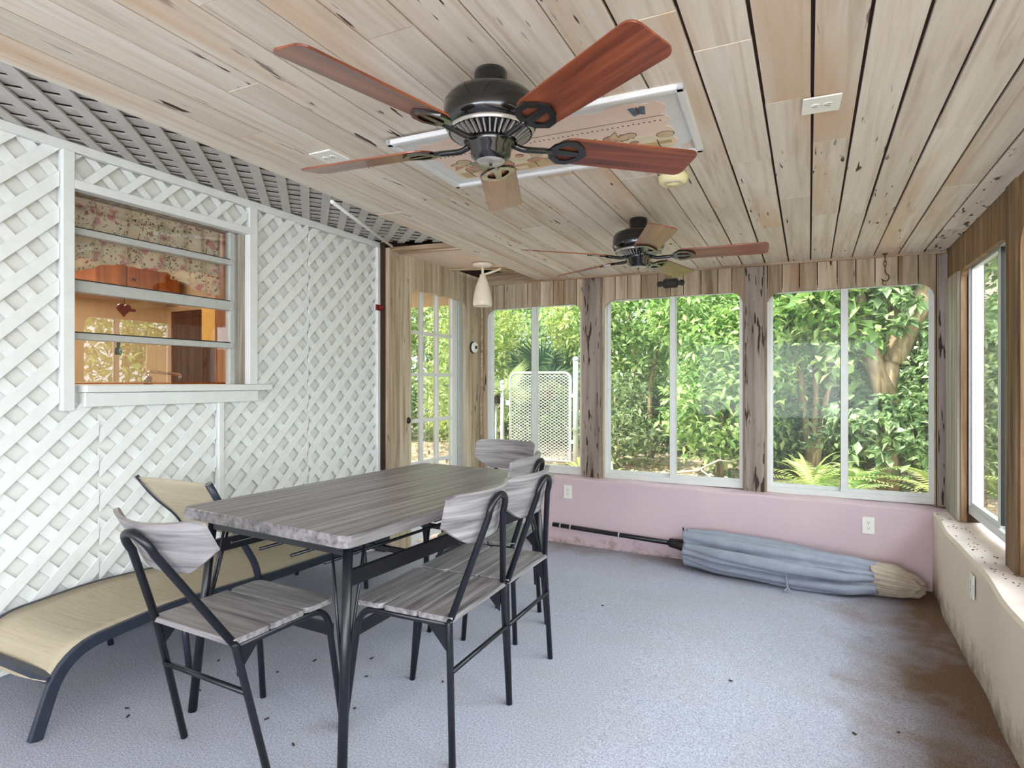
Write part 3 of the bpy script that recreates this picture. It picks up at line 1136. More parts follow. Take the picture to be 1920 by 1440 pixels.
# ------------------------------------------------------------------ recess by the door: pink board, beams, lamp
mb = MB()
P4 = [(-2.86, 3.70), (-2.22, 3.70), (-2.22, 4.46), (-2.86, 4.44)]
mb.prism(P4, lambda a, b, t: Vector((a, b, 2.2 - 0.035 * (a + 2.83) / 0.6 + t)), 0.0, 0.012)
struct(mb.build('ceiling_panel', M['pink_panel']), 'smooth pinkish ceiling board in the corner by the door', 'ceiling')
mb = MB()
mb.bar((-2.86, 3.68, 2.21), (-2.2, 3.66, 2.185), 0.07, 0.03, mi=0, rnd=0.6)
mb.bar((-2.86, 3.74, 2.197), (-2.2, 3.72, 2.170), 0.03, 0.014, mi=0, rnd=0.9)
mb.bar((-2.86, 4.47, 2.192), (-2.2, 4.50, 2.165), 0.05, 0.014, mi=0, rnd=0.95)
mb.bar((-2.5, 4.49, 2.19), (-2.2, 4.93, 2.17), 0.10, 0.012, mi=0, rnd=0.5)
mb.box((-2.84, FY - 0.01, 2.12), (-2.2, FY + 0.03, 2.24), 0, 0.2)
mb.box((-3.0, 3.64, 2.30), (-2.2, 5.1, 2.33), 1)
struct(mb.build('ceiling_joists', [M['beam_wood'], M['gap']]), 'exposed boards and dark hole at the ceiling corner', 'ceiling')

p = at(905, 496, 2, 2.165)
LP = Vector((p.x, p.y, 2.168))
k = thing('pendant_lamp', 'white bell-shaped lamp hanging in the far left corner', 'lamp', tuple(LP))
mb = MB()
mb.lathe([(0.001, 0), (0.085, 0), (0.088, -0.006), (0.07, -0.02), (0.02, -0.026), (0.001, -0.026)], n=28)
mb.build('ceiling_rose', M['lamp_white'], k)
mb = MB()
mb.tube([(0, 0, -0.02), (0, 0, -0.10)], 0.011, 10)
mb.lathe([(0.001, -0.085), (0.022, -0.085), (0.026, -0.10), (0.03, -0.118)], n=20)
mb.build('stem', M['lamp_white'], k)
mb = MB()
mb.lathe([(0.025, -0.105), (0.038, -0.13), (0.056, -0.18), (0.07, -0.24), (0.078, -0.30), (0.08, -0.33), (0.074, -0.345), (0.066, -0.345), (0.07, -0.33), (0.066, -0.28), (0.05, -0.18), (0.03, -0.125), (0.022, -0.11)], n=32)
mb.build('lamp_shade', M['lamp_white'], k)
mb = MB()
mb.tube(fillet([(0.01, 0.0, -0.085), (0.05, 0.03, -0.07), (0.10, 0.07, -0.045), (0.12, 0.09, -0.03)], [0.03, 0.05]), 0.009, 8)
mb.build('cable_arm', M['lamp_white'], k)

mb = MB()
mb.tube(fillet([(-2.805, 4.985, 2.16), (-2.80, 4.985, 1.86), (-2.805, 4.99, 1.7), (-2.805, 4.99, 1.1), (-2.812, 4.985, 1.08), (-2.805, 4.985, 0.2)], [0.05] * 4), 0.012, 8)
tag(mb.build('cable_pipe', M['beam_wood']), 'thin wooden conduit running up the far left corner', 'pipe')

mb = MB()
a, b = at(622, 378, 0, -2.25), at(735, 462, 0, -2.80)
mb.tube([a, b], 0.010, 10)
tag(mb.build('curtain_rod', M['white_paint']), 'white rod slanting across the grey soffit', 'rod')

# ------------------------------------------------------------------ ceiling fans
def make_fan(label, cx, cy, zb, phase):
    top = ceil_z(cx, cy)
    root = thing('ceiling_fan', label, 'ceiling fan', (cx, cy, zb), 0, 'ceiling fans')
    h = top - zb
    mb = MB()
    mb.lathe([(0.001, h), (0.05, h), (0.053, h - 0.012), (0.052, h - 0.05), (0.06, h - 0.075)], n=32)
    mb.build('canopy', M['fan_black'], root)
    mb = MB()
    mb.lathe([(0.05, h - 0.06), (0.085, h - 0.066), (0.132, h - 0.085), (0.146, h - 0.105), (0.148, h - 0.16), (0.140, h - 0.178), (0.128, h - 0.184)], n=48)
    mb.build('motor_housing', M['fan_black'], root)
    mb = MB()
    mb.lathe([(0.128, h - 0.182), (0.136, h - 0.188), (0.130, h - 0.196)], n=48, mi=1)
    mb.lathe([(0.127, h - 0.180), (0.075, 0.012), (0.04, 0.010)], n=48)
    for i in range(40):
        a = 2 * PI * i / 40
        u = Vector((math.cos(a), math.sin(a), 0))
        mb.bar(u * 0.122 + Vector((0, 0, h - 0.192)), u * 0.082 + Vector((0, 0, 0.006)), 0.0045, 0.012, mi=1)
    mb.build('vent_ring', [M['fan_black'], M['fan_silver']], root)
    mb = MB()
    mb.lathe([(0.04, 0.022), (0.07, 0.018), (0.074, 0.006), (0.074, -0.012), (0.064, -0.02), (0.062, -0.042), (0.05, -0.054), (0.046, -0.058)], n=36)
    mb.build('switch_housing', M['fan_black'], root)
    mb = MB()
    mb.lathe([(0.046, -0.056), (0.04, -0.062), (0.008, -0.064), (0.001, -0.0645)], n=32)
    mb.lathe([(0.001, -0.072), (0.005, -0.071), (0.006, -0.062)], n=12, mi=1)
    mb.build('end_cap', [M['fan_silver'], M['fan_black']], root)
    for i in range(5):
        a = phase + 2 * PI * i / 5
        # blade outline along +x, clockwise edge higher
        R0, R1, W = 0.205, 0.69, 0.142
        prof = []
        n = 8
        for j in range(n + 1):       # inner rounded end
            t = PI / 2 + PI * j / n
            prof.append((R0 + 0.055 + 0.055 * math.cos(t), (W * 0.46) * math.sin(t)))
        rc = 0.03
        for cx2, sy, a0 in ((R1 - rc, -1, -PI / 2), (R1 - rc, 1, 0)):
            for j in range(5):
                t = a0 + PI / 2 * j / 4
                prof.append((cx2 + rc * math.cos(t) + 0.006 * (1 - abs(sy * (W / 2 - rc) / W)), sy * (W / 2 - rc) + rc * math.sin(t)))
        b = MB()
        b.prism(prof, lambda x, y, t: Vector((x, y, t)), -0.003, 0.003, 0, 0.2 + 0.15 * i)
        bo = b.build('blade', M['mahogany'], root, bevel=0.0015)
        bo.matrix_local = Matrix.Rotation(a, 4, 'Z') @ Matrix.Translation((0, 0, 0.0)) @ Matrix.Rotation(math.radians(-13), 4, 'X') 
        # bracket: arm from the motor and a pierced shield under the blade
        s = MB()
        s.tube(fillet([(0.066, 0, 0.004), (0.10, 0, -0.012), (0.15, 0, -0.010), (0.20, 0, -0.007)], [0.02, 0.02]), [0.011] * 2 + [0.010] * 13 + [0.009], 8)
        outl = [(0.185, 0.0), (0.20, 0.034), (0.232, 0.06), (0.268, 0.058), (0.30, 0.032), (0.318, 0.0), (0.30, -0.032), (0.268, -0.058), (0.232, -0.06), (0.20, -0.034)]
        cxb = 0.25
        inn = [(cxb + (x - cxb) * 0.66, y * 0.66) for x, y in outl]
        m10 = len(outl)
        vsr = [(x, y, z) for z in (-0.004, -0.011) for ring in (outl, inn) for x, y in ring]
        fsr = []
        for j in range(m10):
            l = (j + 1) % m10
            fsr += [(j, l, m10 + l, m10 + j), (2 * m10 + l, 2 * m10 + j, 3 * m10 + j, 3 * m10 + l), (l, j, 2 * m10 + j, 2 * m10 + l), (m10 + j, m10 + l, 3 * m10 + l, 3 * m10 + j)]
        s.add(vsr, fsr)
        s.prism([(0.19, 0.014), (0.19, -0.014), (0.30, -0.010), (0.30, 0.010)], lambda x, y, t: Vector((x, y, t)), -0.0045, -0.0105)
        s.prism([(0.185, 0.0), (0.20, 0.034), (0.218, 0.044), (0.218, -0.044), (0.20, -0.034)], lambda x, y, t: Vector((x, y, t)), -0.0042, -0.0108)
        s.build('blade_bracket', M['fan_black'], bo)
    return root


make_fan('black ceiling fan nearest the camera, beside the framed panel', -0.89, 1.64, 1.947, math.radians(41))
make_fan('black ceiling fan farther off, before the middle window', -0.885, 3.42, 1.925, math.radians(6))

# ------------------------------------------------------------------ framed print on the ceiling
fx, fy, fa = -0.945, 2.215, math.radians(2.6)
fz = ceil_z(fx, fy)
k = thing('framed_panel', 'white framed shell-border panel fixed to the ceiling', 'panel', (fx, fy, fz), fa)
FW_, FH_ = 1.15, 0.585
mb = MB()
for s in (-1, 1):
    mb.box((-FW_ / 2, s * FH_ / 2, -0.022), (FW_ / 2, s * (FH_ / 2 - 0.03), 0.0))
    mb.box((s * FW_ / 2, -FH_ / 2, -0.022), (s * (FW_ / 2 - 0.03), FH_ / 2, 0.0))
mb.build('frame', M['picture_white'], k, bevel=0.006)
mb = MB()
mb.box((-FW_ / 2 + 0.03, -FH_ / 2 + 0.03, -0.009), (FW_ / 2 - 0.03, FH_ / 2 - 0.03, -0.001))
mb.build('mat_board', M['picture_white'], k)
PM = [plain('print_blush', lin(238, 212, 196), 0.5, var=0.03), plain('print_cream', lin(236, 220, 190), 0.5, var=0.1, scale=14), plain('print_line', lin(92, 66, 60), 0.6),
      plain('print_coral', lin(208, 148, 124), 0.5, var=0.12, scale=30), plain('print_sage', lin(150, 152, 128), 0.5, var=0.12, scale=30), plain('print_shell', lin(214, 188, 150), 0.5, var=0.12, scale=30),
      plain('print_butterfly', lin(86, 112, 132), 0.5, var=0.3, scale=60), plain('print_sand', lin(212, 178, 128), 0.5, var=0.15, scale=18)]
mb = MB()
rg = random.Random(3)
edge = []
X0, X1, Y0, Y1 = -0.47, 0.47, -0.215, 0.205
for i in range(30):
    edge.append((X0 + (X1 - X0) * i / 30, Y0 + 0.012 * math.sin(i * 0.9)))
for i in range(24):
    edge.append((X1 + 0.025 * abs(math.sin(i / 24 * PI * 4)) , Y0 + (Y1 - Y0) * i / 24))
for i in range(30):
    edge.append((X1 - (X1 - X0) * i / 30, Y1 + 0.016 * abs(math.sin(i / 30 * PI * 7))))
for i in range(24):
    edge.append((X0 - 0.025 * abs(math.sin(i / 24 * PI * 4)), Y1 - (Y1 - Y0) * i / 24))
mb.prism(edge, lambda a, b, t: Vector((a, b, t)), -0.0115, -0.009, 0)
pl = lambda poly, mi, z: mb.prism(poly, lambda a, b, t: Vector((a, b, t)), z, z + 0.0006, mi)
pl([(X0 - 0.01, 0.06), (X1 + 0.01, 0.06), (X1 + 0.01, 0.2), (X0 - 0.01, 0.2)], 1, -0.0121)
pl([(X0 - 0.01, -0.10), (X1 + 0.01, -0.10), (X1 + 0.01, -0.097), (X0 - 0.01, -0.097)], 2, -0.0121)
for i in range(48):
    x = X0 + 0.01 + i * 0.0195
    y = -0.066 + 0.004 * (i % 2)
    pl([(x, y), (x + 0.007, y), (x + 0.007, y + 0.007), (x, y + 0.007)], 2, -0.0121)
pl([(X0, 0.135), (X1, 0.13), (X1, 0.195), (X0, 0.2)], 7, -0.0125)
for i in range(46):
    x = rg.uniform(X0 + 0.02, X1 - 0.01)
    y = rg.uniform(0.02, 0.13)
    r = rg.uniform(0.016, 0.034)
    mi = rg.choice((3, 4, 5, 5, 3))
    a0 = rg.uniform(0, 6.28)
    sh = rg.choice((0, 1, 2))
    if sh == 0:
        poly = [(x + r * math.cos(t / 14 * 2 * PI), y + r * 0.85 * math.sin(t / 14 * 2 * PI)) for t in range(14)]
    elif sh == 1:
        poly = [(x, y)] + [(x + r * 1.3 * math.cos(a0 + t / 10 * 2.2) * (1 + 0.08 * (t % 2)), y + r * 1.3 * math.sin(a0 + t / 10 * 2.2) * (1 + 0.08 * (t % 2))) for t in range(11)]
    else:
        poly = [(x + r * 0.5 * math.cos(a0 + 1.57), y + r * 0.5 * math.sin(a0 + 1.57)), (x + 1.5 * r * math.cos(a0), y + 1.5 * r * math.sin(a0)), (x + r * 0.5 * math.cos(a0 - 1.57), y + r * 0.5 * math.sin(a0 - 1.57)), (x - r * math.cos(a0), y - r * math.sin(a0))]
    z = -0.0128 - 0.0002 * i / 10
    big = [(x + (px - x) * 1.12, y + (py - y) * 1.12) for px, py in poly]
    pl(big, 2, z + 0.0007)
    pl(poly, mi, z)
for i in range(9):
    x = X0 + 0.05 + i * 0.105
    pl([(x, 0.16), (x + 0.06, 0.16), (x + 0.055, 0.19), (x + 0.005, 0.19)], 5 if i % 2 else 1, -0.0131)
    pl([(x - 0.004, 0.11), (x, 0.11), (x, 0.19), (x - 0.004, 0.19)], 2, -0.0131)
for s in (-1, 1):
    bx, by = 0.40, -0.175
    pl([(bx, by), (bx + s * 0.012, by - 0.022), (bx + s * 0.030, by - 0.018), (bx + s * 0.026, by + 0.01), (bx + s * 0.02, by + 0.045), (bx + s * 0.006, by + 0.04)], 6, -0.0128)
pl([(bx - 0.003, by - 0.02), (bx + 0.003, by - 0.02), (bx + 0.003, by + 0.035), (bx - 0.003, by + 0.035)], 2, -0.0134)
mb.build('print', PM, k)


# ------------------------------------------------------------------ outlets, detector, fittings
def outlet(name, label, loc, rot, cat='outlet', group='white double outlets', w=0.075, h=0.118):
    k = thing(name, label, cat, loc, 0, group)
    k.rotation_euler = rot
    mb = MB()
    mb.prism(rrect(w, h, 0.004, 2), lambda a, b, t: Vector((a, b, t)), 0.0, 0.006)
    mb.build('plate', M['plate_white'], k, bevel=0.0015)
    for s in (-1, 1):
        mb = MB()
        mb.prism(rrect(0.034, 0.028, 0.012, 4), lambda a, b, t: Vector((a, b + s * 0.0195, t)), 0.005, 0.0085)
        so = mb.build('socket', M['plate_white'], k)
        mb = MB()
        for x, w in ((-0.006, 0.0022), (0.006, 0.0028)):
            mb.box((x - w / 2, s * 0.0195 - 0.002, 0.0084), (x + w / 2, s * 0.0195 + 0.007, 0.0089))
        mb.lathe([(0.0026, 0.0084), (0.0026, 0.0089), (0.0001, 0.0089)], c=(0, s * 0.0195 - 0.007, 0), n=10)
        mb.build('slots', M['slot_dark'], so)
    mb = MB()
    mb.lathe([(0.003, 0.006), (0.0025, 0.0072), (0.0001, 0.0072)], n=10)
    mb.build('screw', M['fan_silver'], k)
    return k


p = at(1065, 922, 1, KY)
outlet('wall_outlet', 'white outlet on the pink wall below the gate window', (p.x, KY - 0.0005, p.z), (PI / 2, 0, 0))
p = at(1628, 985, 1, KY)
outlet('wall_outlet', 'white outlet on the pink wall above the folded umbrella', (p.x, KY - 0.0005, p.z), (PI / 2, 0, 0))
p = at(1825, 1099, 0, 0.716)
outlet('wall_outlet', 'white outlet on the low cream right-hand wall', (0.714, p.y, p.z), (PI / 2, 0, -PI / 2))
p = at(1540, 194, 2, 2.15)
outlet('ceiling_outlet', 'white outlet on the ceiling boards at right', (p.x, p.y, ceil_z(p.x, p.y) - 0.001), (PI, 0, PI / 2 + 0.05), group='white ceiling outlets', w=0.125, h=0.118)
p = at(618, 303, 2, 2.15)
outlet('ceiling_outlet', 'white outlet on the ceiling near a left fan blade tip', (p.x, p.y, ceil_z(p.x, p.y) - 0.001), (PI, 0, PI / 2), group='white ceiling outlets', w=0.125, h=0.118)

p = at(1262, 328, 2, 2.155)
k = thing('smoke_detector', 'round ivory smoke detector on the ceiling', 'smoke detector', (p.x, p.y, ceil_z(p.x, p.y)))
mb = MB()
mb.lathe([(0.001, 0), (0.066, 0), (0.068, -0.008), (0.066, -0.014)], n=36)
mb.build('base', M['ivory'], k)
mb = MB()
mb.lathe([(0.066, -0.012), (0.064, -0.026), (0.056, -0.036), (0.040, -0.042), (0.038, -0.038), (0.030, -0.038), (0.028, -0.044), (0.001, -0.046)], n=36)
mb.build('cover', M['ivory'], k)
for i in range(3):
    mb = MB()
    a0 = i * 2 * PI / 3
    mb.tube([(0.05 * math.cos(a0 + t * 0.15), 0.05 * math.sin(a0 + t * 0.15), -0.0395) for t in range(10)], 0.0022, 5)
    mb.build('grille', M['soffit_grey'], k)

# iron plaque
p = at(1257, 531, 1, FY - 0.01)
k = thing('iron_plaque', 'black oval iron plaque above the middle window', 'plaque', (p.x, FY - 0.001, p.z))
mb = MB()
pts = []
for i in range(48):
    a = 2 * PI * i / 48
    r = 1 + 0.10 * math.cos(6 * a)
    x = 0.085 * math.cos(a) * r
    y = 0.040 * math.sin(a) * r
    pts.append((x, y))
mb.prism(pts, lambda a, b, t: Vector((a, t, b)), 0, -0.010)
for s in (-1, 1):
    mb.lathe([(0.001, 0.012), (0.02, 0.012), (0.024, 0.0)], n=16, M=Matrix.Translation((s * 0.09, 0, 0)) @ Matrix.Rotation(PI / 2, 4, 'X'))
mb.build('body', M['iron'], k, bevel=0.003)
mb = MB()
mb.tube([(0.055 * math.cos(2 * PI * i / 24), -0.011, 0.024 * math.sin(2 * PI * i / 24)) for i in range(24)], 0.003, 6, closed=True)
mb.build('rim', M['iron'], k)

# hook on a chain
p = at(1670, 458, 2, 2.11)
k = thing('hanging_hook', 'rusty hook on a short chain at the ceiling edge', 'hook', (p.x, 4.96, ceil_z(p.x, 4.96)))
mb = MB()
mb.lathe([(0.001, 0), (0.018, 0), (0.016, -0.006), (0.004, -0.01), (0.004, -0.03)], n=14)
mb.build('mount', M['rust'], k)
mb = MB()
for i in range(3):
    z = -0.042 - i * 0.03
    mb.tube([(0.009 * math.cos(t) * (1 if i % 2 else 0.15), 0.009 * math.cos(t) * (0.15 if i % 2 else 1), z + 0.018 * math.sin(t)) for t in np.linspace(0, 2 * PI, 13)[:-1]], 0.0026, 6, closed=True)
mb.build('chain', M['rust'], k)
mb = MB()
mb.tube([(0.0, 0, -0.118), (0.004, 0, -0.14), (0.02, 0, -0.155), (0.026, 0, -0.175), (0.012, 0, -0.195), (-0.012, 0, -0.195), (-0.02, 0, -0.178)], 0.004, 8)
mb.tube([(-0.01, 0, -0.185), (-0.016, 0, -0.21), (-0.008, 0, -0.225), (0.006, 0, -0.215)], 0.003, 6)
mb.build('hook_body', M['rust'], k)

# red clamp on the lattice end
p = at(709, 577, 0, LX + 0.02)
k = thing('red_bracket', 'small dark red bracket on the white lattice end strip', 'bracket', (LX + 0.0225, p.y, p.z))
mb = MB()
mb.box((0, -0.035, -0.022), (0.01, 0.035, 0.022))
mb.box((0.01, -0.01, -0.014), (0.03, 0.03, 0.014))
mb.build('body', M['red_paint'], k, bevel=0.003)
mb = MB()
mb.lathe([(0.001, 0.006), (0.010, 0.004), (0.012, -0.004), (0.001, -0.008)], n=12, M=Matrix.Translation((0.034, 0.016, 0)) @ Matrix.Rotation(PI / 2, 4, 'Y'))
mb.build('screw_head', M['red_paint'], k)

# bell / timer on the boards
p = at(890, 652, 0, DX)
k = thing('door_bell', 'round white bell on the boards beside the door', 'bell', (DX + 0.0005, 4.86, p.z))
Mr = Matrix.Rotation(PI / 2, 4, 'Y')
mb = MB()
mb.lathe([(0.001, 0), (0.055, 0), (0.057, 0.008), (0.05, 0.016)], n=32, M=Mr)
mb.build('base', M['slot_dark'], k)
mb = MB()
mb.lathe([(0.05, 0.014), (0.052, 0.022), (0.044, 0.034), (0.024, 0.04), (0.022, 0.034), (0.001, 0.034)], n=32, M=Mr)
mb.build('cover', M['plate_white'], k)
mb = MB()
mb.lathe([(0.014, 0.033), (0.013, 0.044), (0.001, 0.046)], n=16, M=Mr)
mb.build('button', M['slot_dark'], k)


# ------------------------------------------------------------------ dining table
TZ = 0.745
tb = thing('dining_table', 'rectangular grey wood table on black metal legs', 'table', (-1.59, 2.085, 0.0), math.radians(-4))
TW, TL = 0.84, 1.40
mb = MB()
mb.prism(rrect(TW, TL, 0.03, 5), lambda a, b, t: Vector((a, b, t)), TZ - 0.04, TZ, 0, 0.5)
mb.build('tabletop', M['table_wood'], tb, bevel=0.004)
LXt, LYt = 0.345, 0.62
for sx in (-1, 1):
    for sy in (-1, 1):
        mb = MB()
        mb.tube([(sx * LXt, sy * LYt, TZ - 0.04), (sx * (LXt + 0.035), sy * (LYt + 0.06), 0.0)], 0.0155, 14)
        lg = mb.build('leg', M['black_metal'], tb)
        mb = MB()
        for dx, dy in ((0.075, 0.0), (0.0, 0.075)):
            mb.tube([(sx * (LXt - dx), sy * (LYt - dy), TZ - 0.045), (sx * (LXt + 0.022), sy * (LYt + 0.04), 0.24)], 0.005, 8)
        mb.build('brace_rod', M['black_metal'], lg)
for sx in (-1, 1):
    mb = MB()
    mb.bar((sx * (LXt + 0.006), -LYt - 0.01, 0.59), (sx * (LXt + 0.006), LYt + 0.01, 0.59), 0.02, 0.048)
    mb.build('side_rail', M['black_metal'], tb)
for sy in (-1, 1):
    mb = MB()
    mb.bar((-LXt, sy * LYt, 0.682), (LXt, sy * LYt, 0.682), 0.02, 0.045)
    mb.build('end_rail', M['black_metal'], tb)
mb = MB()
for x in (-0.24, -0.08, 0.08, 0.24):
    mb.tube([(x, -LYt, 0.62), (x, LYt, 0.62)], 0.006, 8)
for y in (-0.35, 0.0, 0.35):
    mb.bar((-LXt, y, 0.605), (LXt, y, 0.605), 0.02, 0.016)
mb.build('under_shelf', M['black_metal'], tb)
for y in (-0.5, -0.2, 0.25):
    mb = MB()
    mb.box((0.30, y, 0.68), (0.36, y + 0.05, TZ - 0.041))
    mb.build('clip', M['black_metal'], tb)


# ------------------------------------------------------------------ chairs
def make_chair(label, x, y, rz, rake=0.0, rnd=0.5):
    """origin between the rear feet, facing +y"""
    root = thing('dining_chair', label, 'chair', (x, y, 0), rz, 'dining chairs')
    T = 0.0115
    kz = 0.44
    R = Matrix.Translation((0, 0.02, kz)) @ Matrix.Rotation(rake, 4, 'X') @ Matrix.Translation((0, -0.02, -kz))
    wood_y = M['chair_wood']
    wood_b = M['chair_back']
    # seat of three boards
    mb = MB()
    ys = [0.005, 0.14, 0.275, 0.41]
    for i in range(3):
        poly = rrect(0.39, ys[i + 1] - ys[i] - 0.003, 0.008, 2)
        if i == 2:
            poly = [(a, b) for a, b in rrect(0.39, ys[3] - ys[2] - 0.003, 0.03, 4)]
        mb.prism(poly, lambda a, b, t, yc=(ys[i] + ys[i + 1]) / 2: Vector((a, b + yc, t)), 0.442, 0.460, 0, rnd * 0.4 + 0.2 * i)
    mb.build('seat', wood_y, root, bevel=0.002)
    # backrest: curved board on the front of the hoop
    mb = MB()
    n = 16
    vs, fs = [], []
    for i in range(n + 1):
        u = -1 + 2 * i / n
        xx = 0.205 * u
        yy = -0.008 + 0.062 * u * u
        e = abs(u)
        zb = 0.672 + (0.066 * max(0, (e - 0.5) / 0.5) ** 1.2)
        zt = 0.845 - (0.014 * max(0, (e - 0.85) / 0.15) ** 2)
        for t in (0.0, 0.013):
            for z in (zb, zt):
                vs.append(R @ Vector((xx, yy - 0.085 * (z - kz) / 0.38 + 0.045 + t, z)))
    for i in range(n):
        a, b = i * 4, (i + 1) * 4
        fs += [(a, b, b + 1, a + 1), (a + 2, a + 3, b + 3, b + 2), (a + 1, b + 1, b + 3, a + 3), (a, a + 2, b + 2, b)]
    fs += [(0, 1, 3, 2), (n * 4, n * 4 + 2, n * 4 + 3, n * 4 + 1)]
    mb.add(vs, fs, 0, rnd, True)
    o = mb.build('backrest', wood_b, root)
    es = o.modifiers.new('es', 'EDGE_SPLIT')
    es.split_angle = 0.8
    # hoop
    pts = [Vector((-0.19, 0.02, kz))] + [Vector((-0.056 * math.cos(t) * (1.0), -0.052 - 0.014 * math.sin(t), 0.768 + 0.054 * math.sin(t))) for t in np.linspace(-0.28, PI + 0.28, 17)] + [Vector((0.19, 0.02, kz))]
    mb = MB()
    mb.tube([R @ p for p in pts], T, 12)
    mb.build('back_hoop', M['black_metal'], root)
    for s in (-1, 1):
        mb = MB()
        mb.tube([R @ Vector((s * 0.187, 0.0185, kz + 0.008)), R @ Vector((s * 0.19, 0.02, kz)), R @ Vector((s * 0.205, 0.0, 0.0))], T, 12)
        mb.build('leg', M['black_metal'], root)
        mb = MB()
        mb.tube(fillet([(s * 0.178, 0.03, 0.430), (s * 0.178, 0.385, 0.430), (s * 0.205, 0.435, 0.0)], [0.075], 8), T, 12)
        mb.build('leg', M['black_metal'], root)
        mb = MB()
        mb.prism([(0.028, 0.425), (0.105, 0.425), (0.03, 0.345)], lambda a, b, t: Vector((s * 0.186 + t, a, b)), -0.002, 0.002)
        mb.build('gusset', M['black_metal'], root)
    mb = MB()
    mb.tube([R @ Vector((-0.196, 0.008, 0.29)), R @ Vector((0.196, 0.008, 0.29))], 0.0085, 10)
    mb.build('rung', M['black_metal'], root)
    mb = MB()
    mb.bar((-0.185, 0.405, 0.345), (0.185, 0.405, 0.345), 0.012, 0.04)
    mb.build('crossbar', M['black_metal'], root)
    return root


make_chair('grey wood chair nearest the camera at the near end of the table', -1.675, 1.175, math.radians(-2), rake=math.radians(16), rnd=0.3)
make_chair('grey wood chair on the right of the table, nearest the camera', -1.00, 1.79, math.radians(91), rnd=0.6)
make_chair('grey wood chair on the right of the table, second from the camera', -1.005, 2.195, math.radians(91), rnd=0.8)
make_chair('grey wood chair on the right of the table, third from camera, mostly hidden', -1.235, 2.66, math.radians(98), rnd=0.4)
make_chair('grey wood chair at the far end of the table, back dark against the window', -1.66, 3.26, math.radians(176), rnd=0.1)

# ------------------------------------------------------------------ lounger
LXa, LXb = -2.315, -2.865
lo = thing('sun_lounger', 'low tan sling lounger with charcoal frame along the lattice', 'lounger', (0, 0, 0))
side = [(p.x, p.y) for p in [Vector((a, b, 0)) for a, b in [(q_.x, q_.y) for q_ in fillet([(1.075, 0.0, 0), (1.16, 0.262, 0), (1.55, 0.292, 0), (2.05, 0.268, 0), (2.95, 0.25, 0)], [0.13, 0.1, 0.1], 8)]]]
for X in (LXa, LXb):
    mb = MB()
    vs, fs = [], []
    for i, (y, z) in enumerate(side):
        a_, b_ = side[max(i - 1, 0)], side[min(i + 1, len(side) - 1)]
        t_ = Vector((0, b_[0] - a_[0], b_[1] - a_[1])).normalized()
        n_ = Vector((0, -t_.z, t_.y))
        for dx, dn in ((-0.011, -0.021), (0.011, -0.021), (0.011, 0.021), (-0.011, 0.021)):
            vs.append(Vector((X + dx, y, z)) + n_ * dn)
    for i in range(len(side) - 1):
        for k_ in range(4):
            l_ = (k_ + 1) % 4
            fs.append((i * 4 + k_, i * 4 + l_, i * 4 + 4 + l_, i * 4 + 4 + k_))
    fs += [(3, 2, 1, 0), tuple(len(vs) - 4 + k_ for k_ in range(4))]
    mb.add(vs, fs)
    mb.build('side_rail', M['lounger_metal'], lo, bevel=0.004)
for y, z in ((1.125, 0.185), (2.0, 0.25), (2.9, 0.24)):
    mb = MB()
    mb.bar((LXa, y, z), (LXb, y, z), 0.026, 0.024)
    mb.build('crossbar', M['lounger_metal'], lo)
for X in (LXa + 0.0, LXb):
    for y, f in ((1.60, 0.03), (2.72, 0.02)):
        mb = MB()
        mb.tube([(X + 0.002, y, 0.27), (X + 0.002, y + f, 0.0)], 0.013, 10)
        mb.build('leg', M['lounger_metal'], lo)
mb = MB()
vs, fs = [], []
surf = [(1.108, 0.165)] + [(y, z) for y, z in side if z > 0.17]
nS = len(surf)
for y, z in surf:
    for j in range(9):
        u = j / 8
        vs.append((LXa - 0.008 + (LXb - LXa + 0.016) * u, y + (0.004 if y < 1.2 else 0), z + 0.016 - 0.022 * math.sin(u * PI)))
for i in range(nS - 1):
    for j in range(8):
        fs.append((i * 9 + j, (i + 1) * 9 + j, (i + 1) * 9 + j + 1, i * 9 + j + 1))
mb.add(vs, fs, 0, 0.4, True)
o = mb.build('seat_sling', M['sling'], lo)
sd = o.modifiers.new('thick', 'SOLIDIFY')
sd.thickness = 0.003
# raised back
bk = MB()
bR = [Vector((LXa - 0.0, 1.985, 0.27)), Vector((LXa, 1.96, 0.36)), Vector((LXa + 0.005, 1.80, 0.62)), Vector((LXa + 0.005, 1.715, 0.765))]
bL = [Vector((LXb, 1.985, 0.27)), Vector((LXb + 0.10, 1.95, 0.42)), Vector((LXb + 0.15, 1.86, 0.56)), Vector((LXb + 0.10, 1.77, 0.66)), Vector((LXb + 0.055, 1.715, 0.765))]
bk.tube(fillet(bR, [0.06, 0.1]), 0.016, 10)
bk.build('back_frame', M['lounger_metal'], lo)
bk = MB()
bk.tube(fillet(bL, [0.08, 0.08, 0.08]), 0.009, 10)
bk.build('back_frame', M['lounger_metal'], lo)
mb = MB()
nA, nB = 10, 12
fl = fillet(bL, [0.08] * 3)
frr = fillet(bR, [0.06, 0.1])
def along(pts, t):
    ls = [0]
    for a, b in zip(pts[:-1], pts[1:]):
        ls.append(ls[-1] + (b - a).length)
    s = t * ls[-1]
    for i in range(len(pts) - 1):
        if s <= ls[i + 1] + 1e-9:
            k_ = (s - ls[i]) / max(1e-9, ls[i + 1] - ls[i])
            return pts[i].lerp(pts[i + 1], k_)
    return pts[-1]
vs, fs = [], []
for i in range(nA + 1):
    t = 0.45 + 0.54 * i / nA
    a, b = along(fl, t), along(frr, t)
    for j in range(nB + 1):
        u = j / nB
        vs.append(a.lerp(b, u) + Vector((0, 0.02 * math.sin(u * PI), 0)))
